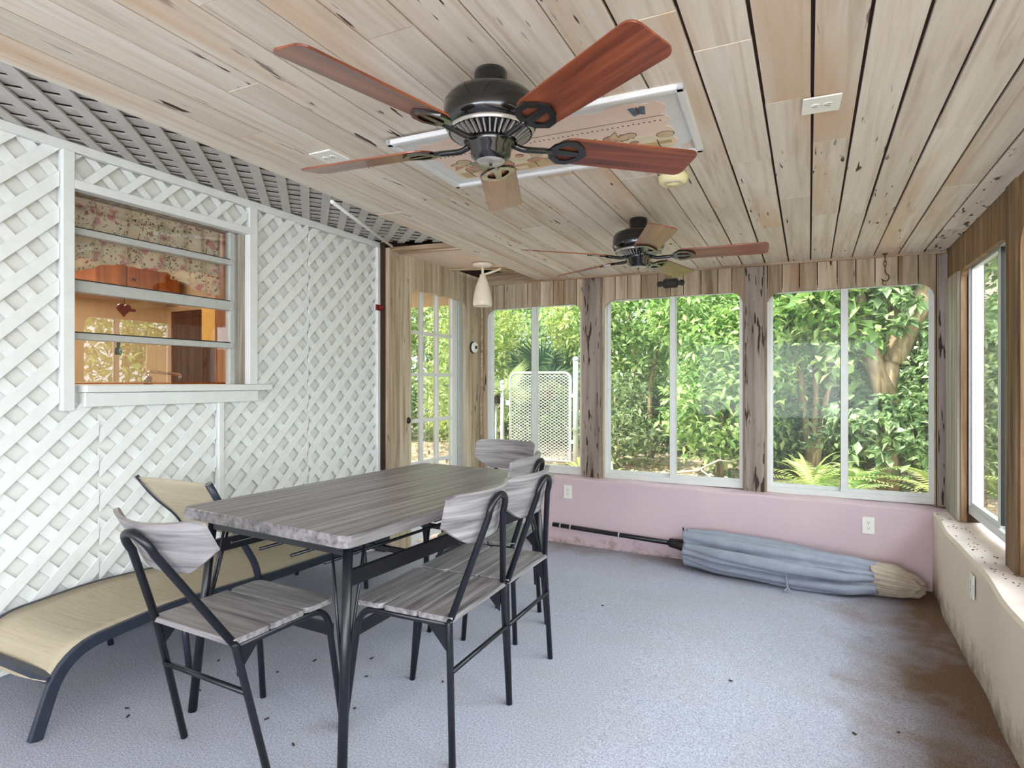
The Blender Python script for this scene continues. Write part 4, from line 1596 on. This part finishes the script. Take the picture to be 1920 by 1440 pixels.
for i in range(nA):
    for j in range(nB):
        w = nB + 1
        fs.append((i * w + j, i * w + j + 1, (i + 1) * w + j + 1, (i + 1) * w + j))
mb.add(vs, fs, 0, 0.2, True)
o = mb.build('back_sling', M['sling'], lo)
sd = o.modifiers.new('thick', 'SOLIDIFY')
sd.thickness = 0.003

# ------------------------------------------------------------------ folded umbrella on the floor
um = thing('patio_umbrella', 'folded grey patio umbrella lying along the pink wall', 'umbrella')


def canopy(name, cl, mat, folds, seed, amp, twist=0.6):
    rg = random.Random(seed)
    ph = [rg.uniform(0, 6.28) for _ in range(8)]
    NS, NT_ = 70, 160
    vs, fs = [], []
    for i in range(NS + 1):
        t = i / NS
        # interpolate centre, width, height
        for (t0, c0_, w0, h0), (t1, c1_, w1, h1) in zip(cl[:-1], cl[1:]):
            if t <= t1 + 1e-9:
                k_ = sstep(0, 1, (t - t0) / (t1 - t0))
                c = Vector(c0_).lerp(Vector(c1_), (t - t0) / (t1 - t0))
                w = w0 + (w1 - w0) * k_
                h = h0 + (h1 - h0) * k_
                break
        zf = floor_z(c.x, c.y)
        for j in range(NT_):
            a = 2 * PI * j / NT_
            r = 1 + amp * (1.0 - 1.9 * (1 - abs(math.sin(folds * 0.5 * a + twist * t * 3.5 + 0.5 * math.sin(4 * t + ph[0])))) ** 2.2) * 0.8 + amp * 0.9 * (0.5 - (1 - abs(math.sin((folds * 0.5 + 1.5) * a - twist * t * 2.4 + ph[1]))) ** 3) + amp * 0.35 * math.sin(7 * t + 3 * a + ph[2])
            y = c.y + w * r * math.cos(a)
            z = c.z + h * r * math.sin(a)
            z = max(z, zf + 0.006 + 0.004 * math.sin(9 * a + ph[3]))
            y = min(y, KY - 0.012)
            vs.append((c.x + 0.015 * math.sin(5 * a + ph[4]) * (1 if 0.03 < t < 0.97 else 0.6), y, z))
    for i in range(NS):
        for j in range(NT_):
            l = (j + 1) % NT_
            fs.append((i * NT_ + j, i * NT_ + l, (i + 1) * NT_ + l, (i + 1) * NT_ + j))
    fs.append(tuple(range(NT_)))
    fs.append(tuple(range(NS * NT_ + NT_ - 1, NS * NT_ - 1, -1)))
    m = MB()
    m.add(vs, fs, 0, 0.5, True)
    return m.build(name, mat, um)


canopy('canopy', [(0.0, (-0.86, 4.735, -0.075), 0.10, 0.11), (0.25, (-0.55, 4.70, -0.09), 0.155, 0.125), (0.55, (-0.15, 4.665, -0.10), 0.185, 0.125), (0.85, (0.2, 4.67, -0.115), 0.165, 0.105), (1.0, (0.40, 4.69, -0.12), 0.11, 0.085)], M['umb_grey'], 7, 4, 0.22)
canopy('canopy_tip', [(0.0, (0.375, 4.69, -0.115), 0.125, 0.10), (0.4, (0.50, 4.70, -0.125), 0.125, 0.095), (0.8, (0.62, 4.715, -0.145), 0.09, 0.07), (1.0, (0.675, 4.72, -0.16), 0.03, 0.03)], M['umb_tan'], 17, 9, 0.07, 0.0)
mb = MB()
pa = at(1037, 983, 1, KY - 0.035)
mb.tube([pa, (-0.80, 4.78, -0.075)], 0.019, 14)
mb.build('pole', M['black_metal'], um)
mb = MB()
mb.tube([(-0.99, 4.80, -0.07), (-0.83, 4.77, -0.075)], [0.034, 0.05], 14)
mb.tube([(-0.87, 4.74, 0.02), (-0.875, 4.74, 0.075)], 0.006, 8)
mb.build('hub', M['iron'], um)
for t in (0.06, 0.14, 0.5):
    mb = MB()
    c = pa.lerp(Vector((-0.80, 4.78, -0.075)), t)
    d = (Vector((-0.80, 4.78, -0.075)) - pa).normalized() * 0.006
    mb.tube([c - d, c + d], 0.0205, 14)
    mb.build('pole_ring', M['alu_grey'], um)
mb = MB()
mb.tube([(-0.20, 4.56, 0.0), (-0.15, 4.50, -0.05), (-0.14, 4.46, -0.12), (-0.13, 4.44, -0.185), (-0.11, 4.40, -0.199)], 0.006, 6)
mb.tube([(-0.13, 4.44, -0.185), (-0.15, 4.395, -0.199)], 0.005, 6)
mb.build('tie_cord', M['umb_grey'], um)

# ------------------------------------------------------------------ specks on the carpet and the sills
mb = MB()
rg = random.Random(8)
for px, py in ((697, 1236), (687, 1270), (665, 1330), (375, 1296), (238, 1330), (550, 1398), (500, 1350), (520, 1262), (1685, 1372), (1602, 1375), (830, 1280), (590, 1240), (1130, 1135), (410, 1240), (240, 1345), (1370, 1280)):
    d = at(px, py, 2, 0.0)
    z = floor_z(d.x, d.y)
    d = at(px, py, 2, z)
    a = rg.uniform(0, 6)
    l = rg.uniform(0.004, 0.009)
    mb.bar((d.x - l * math.cos(a), d.y - l * math.sin(a), floor_z(d.x, d.y) + 0.004), (d.x + l * math.cos(a), d.y + l * math.sin(a), floor_z(d.x, d.y) + 0.005), 0.005, 0.004)
tag(mb.build('carpet_debris', M['slot_dark']), 'dark specks of debris scattered on the carpet', 'debris', kind='stuff')
mb = MB()
for i in range(46):
    y = rg.uniform(3.1, 4.8)
    x = rg.uniform(0.745 + 0.0, 0.84)
    a = rg.uniform(0, 6)
    z = 0.332
    mb.bar((x, y, z), (x + 0.008 * math.cos(a), y + 0.012 * math.sin(a), z), 0.003, 0.003)
tag(mb.build('sill_debris', M['rust']), 'dead insects and grit on the right-hand sill', 'debris', kind='stuff')

# ------------------------------------------------------------------ garden
GZ = -0.06
mb = MB()
nx, ny = 60, 50
xs = np.linspace(-14, 12, nx)
ys = np.linspace(-6, 24, ny)
vs = []
for y in ys:
    for x in xs:
        vs.append((x, y, (GZ - 0.3 if y < 5.2 and -6.2 < x < 1.0 else GZ) + 0.05 * math.sin(x * 1.7) * math.cos(y * 1.3)))
fs = [(j * nx + i, j * nx + i + 1, (j + 1) * nx + i + 1, (j + 1) * nx + i) for j in range(ny - 1) for i in range(nx - 1)]
mb.add(vs, fs, smooth=True)
struct(mb.build('ground', M['ground']), 'sunlit ground strewn with dry leaves', 'ground')


def leaves(mb, pts, size, rg, aspect=0.45, droop=0.3, out=None):
    """folded leaf blades, two quads each"""
    for p in pts:
        s = size * rg.uniform(0.65, 1.35)
        d = Vector((rg.gauss(0, 1), rg.gauss(0, 1), rg.gauss(-droop, 0.7)))
        d.normalize()
        u = d.cross(Vector((rg.gauss(0, 0.5), rg.gauss(0, 0.5), 1))).normalized()
        n = u.cross(d).normalized()
        w = s * aspect * 0.5
        m1 = p + d * (s * 0.5)
        mb.add([p, m1 - u * w + n * w * 0.35, p + d * s - Vector((0, 0, 0.12 * s)), m1 + u * w + n * w * 0.35, m1], [(0, 1, 4), (1, 2, 4), (2, 3, 4), (3, 0, 4)], 0, rg.random())


def blob_pts(rg, c, rad, n, clump=14, shell=0.55):
    """points gathered in clumps inside an ellipsoid, most near its surface"""
    out = []
    k = max(1, n // clump)
    for _ in range(k):
        while True:
            v = Vector((rg.gauss(0, 1), rg.gauss(0, 1), rg.gauss(0, 1))).normalized() * (shell + (1 - shell) * rg.random() ** 0.6)
            q_ = Vector((c[0] + v.x * rad[0], c[1] + v.y * rad[1], c[2] + v.z * rad[2]))
            if q_.z > GZ + 0.03:
                break
        s = min(rad) * 0.16
        for _ in range(clump):
            out.append(q_ + Vector((rg.gauss(0, s), rg.gauss(0, s), rg.gauss(0, s * 0.8))))
    return out


def tree(name, label, cat, base, blobs, mat, n, size, seed, trunk=(), aspect=0.45, group=None, trunk_r=0.05):
    rg = random.Random(seed)
    n = int(n * 1.9)
    size *= 1.2
    root = thing(name, label, cat, base, 0, group)
    b = Vector(base)
    mb = MB()
    vol = sum(r[0] * r[1] + r[1] * r[2] + r[0] * r[2] for _, r in blobs)
    for c, r in blobs:
        k_ = int(n * (r[0] * r[1] + r[1] * r[2] + r[0] * r[2]) / vol)
        pts = [p - b for p in blob_pts(rg, (b.x + c[0], b.y + c[1], b.z + c[2]), r, k_)]
        leaves(mb, pts, size, rg, aspect)
    mb.build('foliage', M[mat], root, fix=False)
    mb = MB()
    if not trunk:
        trunk = [[(0, 0, -0.05)] + [(c[0] * 0.8, c[1] * 0.8, c[2])] for c, r in blobs]
    for br in trunk:
        pts = [Vector(p) for p in br]
        if len(pts) == 2:
            pts = [pts[0], pts[0].lerp(pts[1], 0.5) + Vector((rg.uniform(-0.06, 0.06), rg.uniform(-0.05, 0.05), 0)), pts[1]]
        mb.tube(pts, [trunk_r * (1 - 0.55 * i / (len(pts) - 1)) for i in range(len(pts))], 8)
    mb.build('trunk', M['bark'], root)
    return root


GRP = 'shrubs and trees beyond the windows'
# nearest plants, about three metres beyond the glass
tree('shrub', 'bright green bush filling the right half of the middle window', 'shrub', (-1.05, 8.3, GZ), [((0, 0, 0.95), (0.75, 0.6, 0.75)), ((0.25, 0.1, 1.75), (0.8, 0.6, 0.75)), ((-0.35, 0.3, 2.3), (0.7, 0.5, 0.6))], 'leaf_bright', 4600, 0.10, 1, group=GRP, trunk_r=0.035)
tree('shrub', 'pale grey-green bush low in the left half of the middle window', 'shrub', (-2.55, 8.6, GZ), [((0, 0, 0.55), (0.7, 0.5, 0.45)), ((-0.1, 0.2, 1.05), (0.5, 0.4, 0.35))], 'leaf_grey', 1700, 0.075, 2, group=GRP, trunk_r=0.02)
tree('tree', 'mid green tree high in the left half of the middle window', 'tree', (-2.6, 9.7, GZ), [((0, 0, 2.6), (1.0, 0.7, 0.8)), ((-0.3, 0.2, 1.7), (0.8, 0.6, 0.55)), ((0.5, 0.2, 3.2), (0.9, 0.7, 0.6))], 'leaf_bright', 4200, 0.10, 3, group=GRP,
     trunk=[[(0, 0, -0.05), (0.1, 0, 1.0), (-0.1, 0.1, 2.4)], [(0.3, 0, -0.05), (0.25, 0.1, 1.1), (0.5, 0.2, 2.8)]])
tree('tree', 'broad-leaved tree high in the left half of the right-hand far window', 'tree', (0.05, 8.5, GZ), [((0, 0, 2.3), (0.75, 0.6, 0.6)), ((0.35, 0.0, 1.75), (0.5, 0.45, 0.5)), ((-0.45, 0.1, 2.75), (0.6, 0.5, 0.5))], 'leaf_bright', 2600, 0.135, 4, aspect=0.6, group=GRP)
tree('ivy_tree', 'thick tan trunk hung with ivy in the right-hand far window', 'tree', (0.84, 8.3, GZ), [((0.0, 0.0, 2.75), (0.75, 0.4, 0.4)), ((0.62, 0.1, 1.5), (0.42, 0.4, 0.8)), ((-0.3, 0.1, 0.8), (0.3, 0.3, 0.45)), ((0.05, -0.22, 2.15), (0.22, 0.1, 0.3)), ((-0.02, -0.2, 0.75), (0.22, 0.12, 0.45))], 'leaf_mid', 2600, 0.10, 5, aspect=0.65, group=GRP,
     trunk=[[(0, 0, -0.05), (-0.03, 0, 1.1), (0.08, 0, 1.8), (0.0, 0, 3.2)], [(0.05, -0.02, 1.5), (0.3, -0.05, 2.1), (0.42, 0, 2.9)], [(0.0, -0.05, 1.0), (-0.2, 0, 1.7), (-0.35, 0, 2.6)]], trunk_r=0.13)
tree('shrub', 'leafy bush at the lower right of the right-hand far window', 'shrub', (1.45, 8.2, GZ), [((0, 0, 0.8), (0.6, 0.5, 0.7)), ((0.1, 0, 1.5), (0.5, 0.4, 0.5))], 'leaf_mid', 2200, 0.09, 6, group=GRP, trunk_r=0.025)
tree('shrub', 'low green bush below the broad-leaved tree', 'shrub', (0.15, 8.9, GZ), [((0, 0, 0.7), (0.8, 0.5, 0.6))], 'leaf_mid', 2000, 0.085, 7, group=GRP, trunk_r=0.02)
tree('shrub', 'yellow-green bush at the left of the gate window', 'shrub', (-5.6, 9.3, GZ), [((0, 0, 1.1), (0.8, 0.6, 0.9)), ((0.2, 0.1, 2.3), (0.9, 0.7, 0.9))], 'leaf_yellow', 3600, 0.09, 8, group=GRP, trunk_r=0.03)
tree('tree', 'tall hazy tree behind the chain-link gate', 'tree', (-4.6, 12.5, GZ), [((0, 0, 2.3), (1.4, 0.9, 1.0)), ((0.9, 0.3, 1.2), (1.1, 0.7, 0.8)), ((-0.8, 0.2, 1.1), (1.0, 0.7, 0.8))], 'leaf_mid', 3600, 0.13, 9, group=GRP)
tree('tree', 'light green tree right of the gate post', 'tree', (-3.55, 9.9, GZ), [((0, 0, 2.4), (0.7, 0.5, 0.7)), ((0.3, 0.1, 1.2), (0.5, 0.4, 0.7))], 'leaf_yellow', 2200, 0.09, 10, group=GRP)
# rows behind
back = [(-9.5, 11.5, 'leaf_yellow'), (-7.6, 12.0, 'leaf_bright'), (-6.4, 13.6, 'leaf_mid'), (-2.9, 13.2, 'leaf_mid'), (-1.2, 12.0, 'leaf_bright'), (0.4, 12.6, 'leaf_mid'), (-0.3, 10.6, 'leaf_mid'), (2.3, 11.0, 'leaf_mid'), (3.2, 9.2, 'leaf_bright')]
names = ['yellow-green tree far left through the glazed door', 'bright tree seen through the middle of the glazed door', 'dark tree between the door and the gate window', 'dark tree behind the left half of the middle window', 'bright tree behind the big bush of the middle window',
         'dark tree behind the ivy trunk', 'dark tree behind the post between the two right far windows', 'dark tree behind the far corner post', 'bright tree seen through the right-hand wall window']
for i, ((x, y, mt), nm) in enumerate(zip(back, names)):
    tree('tree', nm, 'tree', (x, y, GZ), [((0, 0, 1.1), (1.2, 0.8, 1.1)), ((0.2, 0.1, 2.6), (1.3, 0.9, 1.0)), ((-0.3, 0.2, 3.7), (1.1, 0.8, 0.7))], mt, 3000, 0.15, 30 + i, group=GRP)


und = [(-8.2, 10.4, 'leaf_mid', 'low bush far left through the glazed door'), (-6.7, 10.8, 'leaf_yellow', 'low bush through the right side of the glazed door'), (-5.3, 11.4, 'leaf_mid', 'low bush behind the latch side of the gate'), (-4.1, 11.2, 'leaf_bright', 'low bush behind the hinge side of the gate'),
       (-3.1, 10.9, 'leaf_mid', 'low bush behind the post left of the middle window'), (-1.9, 10.9, 'leaf_mid', 'low bush in the middle of the middle window, at the back'), (-0.5, 9.9, 'leaf_grey', 'low bush behind the post right of the middle window'), (0.8, 10.3, 'leaf_mid', 'low bush at the back of the right-hand far window'), (2.3, 9.6, 'leaf_mid', 'low bush behind the corner post')]
for i, (x, y, mt, nm) in enumerate(und):
    tree('shrub', nm, 'shrub', (x, y, GZ), [((0, 0, 0.5), (0.75, 0.5, 0.5)), ((0.1, 0, 1.0), (0.65, 0.5, 0.45))], mt, 1700, 0.11, 50 + i, group=GRP, trunk_r=0.02)
for i, (x, y, nm) in enumerate(((4.6, 1.2, 'tree outside the right wall near the camera, mirrored in the house window'), (5.0, 3.6, 'tree outside the right wall halfway along, mirrored in the house window'), (4.4, 6.2, 'tree outside the right wall past the fence'))):
    tree('tree', nm, 'tree', (x, y, GZ), [((0, 0, 1.2), (1.1, 1.2, 1.1)), ((0.2, 0.1, 2.7), (1.2, 1.3, 1.0))], 'leaf_bright', 2200, 0.14, 70 + i, group=GRP)


def blade_plant(name, label, cat, base, n, length, mat, seed, group=None, width=0.035, arch=0.6):
    rg = random.Random(seed)
    root = thing(name, label, cat, base, 0, group)
    mb = MB()
    for i in range(n):
        a = rg.uniform(0, 2 * PI)
        L = length * rg.uniform(0.7, 1.15)
        el = rg.uniform(0.55, 1.35)
        u = Vector((math.cos(a), math.sin(a), 0))
        s = Vector((-u.y, u.x, 0))
        vs = []
        K = 7
        for j in range(K + 1):
            t = j / K
            p = u * (math.cos(el) * L * t) + Vector((0, 0, math.sin(el) * L * t - arch * L * t * t * 0.8)) + u * (arch * 0.3 * L * t * t)
            w = width * (0.35 + 1.3 * t * (1 - t) * 2) * (1 - t ** 4) + 0.002
            vs += [p - s * w / 2, p + Vector((0, 0, -w * 0.15)), p + s * w / 2]
        fs = []
        for j in range(K):
            for e in (0, 1):
                fs.append((j * 3 + e, j * 3 + e + 1, (j + 1) * 3 + e + 1, (j + 1) * 3 + e))
        mb.add(vs, fs, 0, rg.random())
    mb.build('foliage', M[mat], root, fix=False)
    return root


def frond_plant(name, label, cat, base, n, length, mat, seed, group=None):
    """sword fern: arching fronds with leaflets both sides"""
    rg = random.Random(seed)
    root = thing(name, label, cat, base, 0, group)
    mb = MB()
    for i in range(n):
        a = 2 * PI * i / n + rg.uniform(-0.2, 0.2)
        L = length * rg.uniform(0.8, 1.15)
        el = rg.uniform(0.7, 1.25)
        u = Vector((math.cos(a), math.sin(a), 0))
        s = Vector((-u.y, u.x, 0))
        r = rg.random()
        K = 22
        pr = None
        for j in range(K + 1):
            t = j / K
            p = u * (math.cos(el) * L * t + 0.2 * L * t * t) + Vector((0, 0, math.sin(el) * L * t - 0.55 * L * t * t))
            if pr is not None:
                d = (p - pr).normalized()
                w = 0.085 * L / 0.7 * math.sin(PI * min(1, t * 0.93 + 0.05)) ** 0.7
                for sg in (-1, 1):
                    e = p + s * sg * w + d * 0.012 - Vector((0, 0, 0.012))
                    mb.add([p, p + d * 0.018, e, p - d * 0.006], [(0, 1, 2), (3, 0, 2)], 0, min(1, max(0, r + rg.uniform(-0.15, 0.15))))
            pr = p
    mb.build('foliage', M[mat], root, fix=False)
    return root


FG = 'ferns under the right-hand far window'
for i, (x, y, lb) in enumerate(((0.05, 7.55, 'sword fern at the lower left of the right-hand far window'), (0.5, 8.0, 'sword fern left of the ivy trunk'), (1.25, 7.7, 'sword fern at the lower right of the right-hand far window'), (0.35, 7.2, 'small sword fern at the sill of the right-hand far window'))):
    frond_plant('fern', lb, 'fern', (x, y, GZ), 18, (0.85, 0.8, 0.85, 0.55)[i], 'leaf_yellow' if i % 2 == 0 else 'leaf_bright', 60 + i, FG)
for i, (x, y, lb, n, L) in enumerate(((-2.75, 7.6, 'strappy plant at the lower left of the middle window', 16, 0.55), (-2.25, 7.35, 'strappy plant low in the middle window, beside the mullion', 14, 0.5), (0.0, 7.9, 'strappy plant among the ferns', 22, 0.8), (-6.9, 8.1, 'strappy plant at the foot of the gate', 14, 0.4))):
    blade_plant('strap_plant', lb, 'plant', (x, y, GZ), n, L, 'leaf_yellow', 80 + i, 'strappy plants beyond the far windows', 0.045)


def fan_palm(label, base, n, stem, rad, mat, seed):
    rg = random.Random(seed)
    root = thing('fan_palm', label, 'palm', base, 0, 'fan palms beyond the gate window')
    st = MB()
    for i in range(n):
        a = 2 * PI * i / n + rg.uniform(-0.3, 0.3)
        el = rg.uniform(0.55, 1.3)
        u = Vector((math.cos(a) * math.cos(el), math.sin(a) * math.cos(el), math.sin(el)))
        c = u * stem * rg.uniform(0.85, 1.1)
        st.tube([(0, 0, 0), c * 0.5 + Vector((0, 0, 0.04)), c], 0.009, 6)
        s = u.cross(Vector((0, 0, 1))).normalized()
        n_ = s.cross(u).normalized()
        fm = MB()
        r = rg.random()
        for j in range(26):
            w = -1.9 + 3.8 * j / 25
            d = (u * math.cos(w) + s * math.sin(w) - n_ * 0.15).normalized()
            sd_ = (s * math.cos(w) - u * math.sin(w)).normalized()
            L = rad * (0.8 + 0.2 * math.cos(w)) * rg.uniform(0.92, 1.05)
            fm.add([c, c + d * L * 0.55 + sd_ * 0.016, c + d * L - Vector((0, 0, 0.10 * L)), c + d * L * 0.55 - sd_ * 0.016], [(0, 1, 2), (0, 2, 3)], 0, min(1, max(0, r + rg.uniform(-0.25, 0.25))))
        fm.build('frond', M[mat], root, fix=False)
    st.build('stem', M['bark'], root)
    return root


fan_palm('pale fan palm left of the mullion in the gate window', (-4.55, 8.55, 0.75), 7, 0.45, 0.55, 'leaf_grey', 5)
fan_palm('blue-green fan palm behind the chain-link gate', (-4.25, 10.1, 0.9), 11, 0.7, 0.75, 'leaf_blue', 6)

# chain-link gate and its posts
GY = 8.1


def gpt(px, py):
    return at(px, py, 1, GY)


gl_, gr_ = gpt(957, 705).x, gpt(1070, 705).x
gt, gb = gpt(1010, 699).z, 0.06
gw = gr_ - gl_
k = thing('chain_link_gate', 'galvanised chain-link gate with rounded top seen through the left far window', 'gate', (gl_, GY, gb))
mb = MB()
gh = gt - gb
mb.tube(fillet([(0, 0, 0), (0, 0, gh), (gw, 0, gh), (gw, 0, 0)], [0.12, 0.12], 8) + [Vector((0, 0, 0))], 0.02, 10)
mb.build('gate_frame', M['galv'], k)
mb = MB()
pitch = 0.072
nzg = int(gw / (pitch / 1))
for i in range(int(gw / pitch) + 1):
    pts = []
    rows_ = int(gh / (pitch * 0.62))
    for j in range(rows_ + 1):
        x = (i + (j % 2)) * pitch
        pts.append((min(gw, x), 0.004 * (1 if j % 2 else -1), j * pitch * 0.62))
    mb.tube(pts, 0.0075, 4, cap=False)
    pts2 = [(min(gw, (i + 1 - (j % 2)) * pitch), 0.004 * (-1 if j % 2 else 1), j * pitch * 0.62) for j in range(rows_ + 1)]
    mb.tube(pts2, 0.0075, 4, cap=False)
mb.build('wire_mesh', M['alu'], k)
mb = MB()
mb.box((gw + 0.01, -0.03, gh * 0.72), (gw + 0.07, 0.03, gh * 0.76))
mb.box((gw + 0.01, -0.03, gh * 0.2), (gw + 0.07, 0.03, gh * 0.24))
mb.box((-0.07, -0.02, gh * 0.62), (-0.01, 0.02, gh * 0.68))
mb.build('hinge', M['galv'], k)
for px, top, lb in ((944, 712, 'slim galvanised post at the latch side of the gate'), (1077, 668, 'taller galvanised post at the hinge side of the gate')):
    p = gpt(px, top)
    r = 0.03 if px < 1000 else 0.04
    k = thing('gate_post', lb, 'post', (p.x + (0.02 if px > 1000 else -0.02), GY, GZ - 0.1), 0, 'gate posts')
    h = p.z - GZ + 0.1
    mb = MB()
    mb.tube([(0, 0, 0), (0, 0, h - 0.05)], r, 14)
    mb.build('pole', M['galv'], k)
    mb = MB()
    mb.lathe([(r + 0.006, h - 0.06), (r + 0.006, h - 0.035), (r * 0.8, h - 0.01), (0.001, h)], n=16)
    mb.build('cap', M['galv'], k)
p = gpt(927, 735)
k = thing('black_box', 'black box on a stake left of the gate post', 'box', (p.x - 0.03, GY + 0.1, GZ - 0.05))
mb = MB()
mb.tube([(0, 0, 0), (0.01, 0, 1.0)], 0.015, 8)
mb.build('stake', M['galv'], k)
mb = MB()
mb.box((-0.07, -0.05, 0.98), (0.06, 0.05, 1.22))
mb.build('body', M['iron'], k, bevel=0.015)

# fallen branch and hanging vines
rg = random.Random(77)
mb = MB()
mb.tube([(-1.55, 7.6, GZ + 0.12), (-1.25, 7.7, GZ + 0.16), (-1.0, 7.75, GZ + 0.30), (-0.85, 7.8, GZ + 0.28)], [0.018, 0.016, 0.012, 0.006], 8)
mb.tube([(-1.2, 7.7, GZ + 0.17), (-1.05, 7.62, GZ + 0.08), (-0.8, 7.55, GZ + 0.05)], [0.012, 0.009, 0.005], 8)
tag(mb.build('fallen_branch', M['twig']), 'bleached fallen branch below the bright green bush', 'branch')
mb = MB()
for i in range(14):
    x = 1.15 + rg.uniform(-0.15, 0.25)
    pts = []
    zz = rg.uniform(2.2, 2.8)
    for j in range(8):
        pts.append((x + 0.04 * math.sin(j * 1.3 + i) + 0.03 * j * rg.uniform(-0.4, 1), 8.25 + 0.03 * math.sin(j + i), zz - j * rg.uniform(0.08, 0.14)))
    mb.tube(pts, 0.006, 5)
tag(mb.build('hanging_vines', M['twig']), 'tangle of pale bare vines hanging by the ivy trunk', 'vine', kind='stuff')
mb = MB()
pts = []
for i in range(2600):
    x, y = rg.uniform(-7, 3), rg.uniform(5.6, 11)
    pts.append(Vector((x, y, GZ + 0.05 * math.sin(x * 1.7) * math.cos(y * 1.3) + 0.015 + 0.02 * rg.random())))
leaves(mb, pts, 0.09, rg, 0.5, 0.0)
tag(mb.build('leaf_litter', M['litter'], fix=False), 'dry fallen leaves on the ground under the shrubs', 'leaf litter', kind='stuff')

# neighbour's house and the porch roof outside the door
nb = thing('neighbour_house', 'white sided house glimpsed behind the ivy trunk', 'house', (3.4, 13.5, GZ))
mb = MB()
mb.box((-1.3, 0, 0), (2.5, 4, 3.6))
for i in range(18):
    mb.box((-1.31, -0.012, i * 0.2), (2.51, 0.0, i * 0.2 + 0.185))
mb.build('wall', M['siding'], nb)
mb = MB()
mb.bar((-1.6, 0.3, 3.7), (2.8, 0.3, 3.7), 1.2, 0.12)
mb.build('roof', M['roofing'], nb)
mb = MB()
mb.box((-4.6, 3.72, 2.02), (-2.97, 5.4, 2.06))
mb.box((-3.2, 5.1, 1.96), (-2.9, 5.4, 2.06))
struct(mb.build('ceiling_porch', M['tan_soffit']), 'tan porch soffit outside the glazed door', 'soffit')
# fence and wall seen through the right-hand window
mb = MB()
for i in range(26):
    mb.box((2.3, 5.2 + i * 0.145, GZ), (2.33, 5.2 + i * 0.145 + 0.138, 1.72), 0, rg.random())
mb.box((2.33, 5.2, 1.4), (2.37, 8.97, 1.5))
tag(mb.build('board_fence', M['beam_wood']), 'pale board fence outside the right-hand window', 'fence')
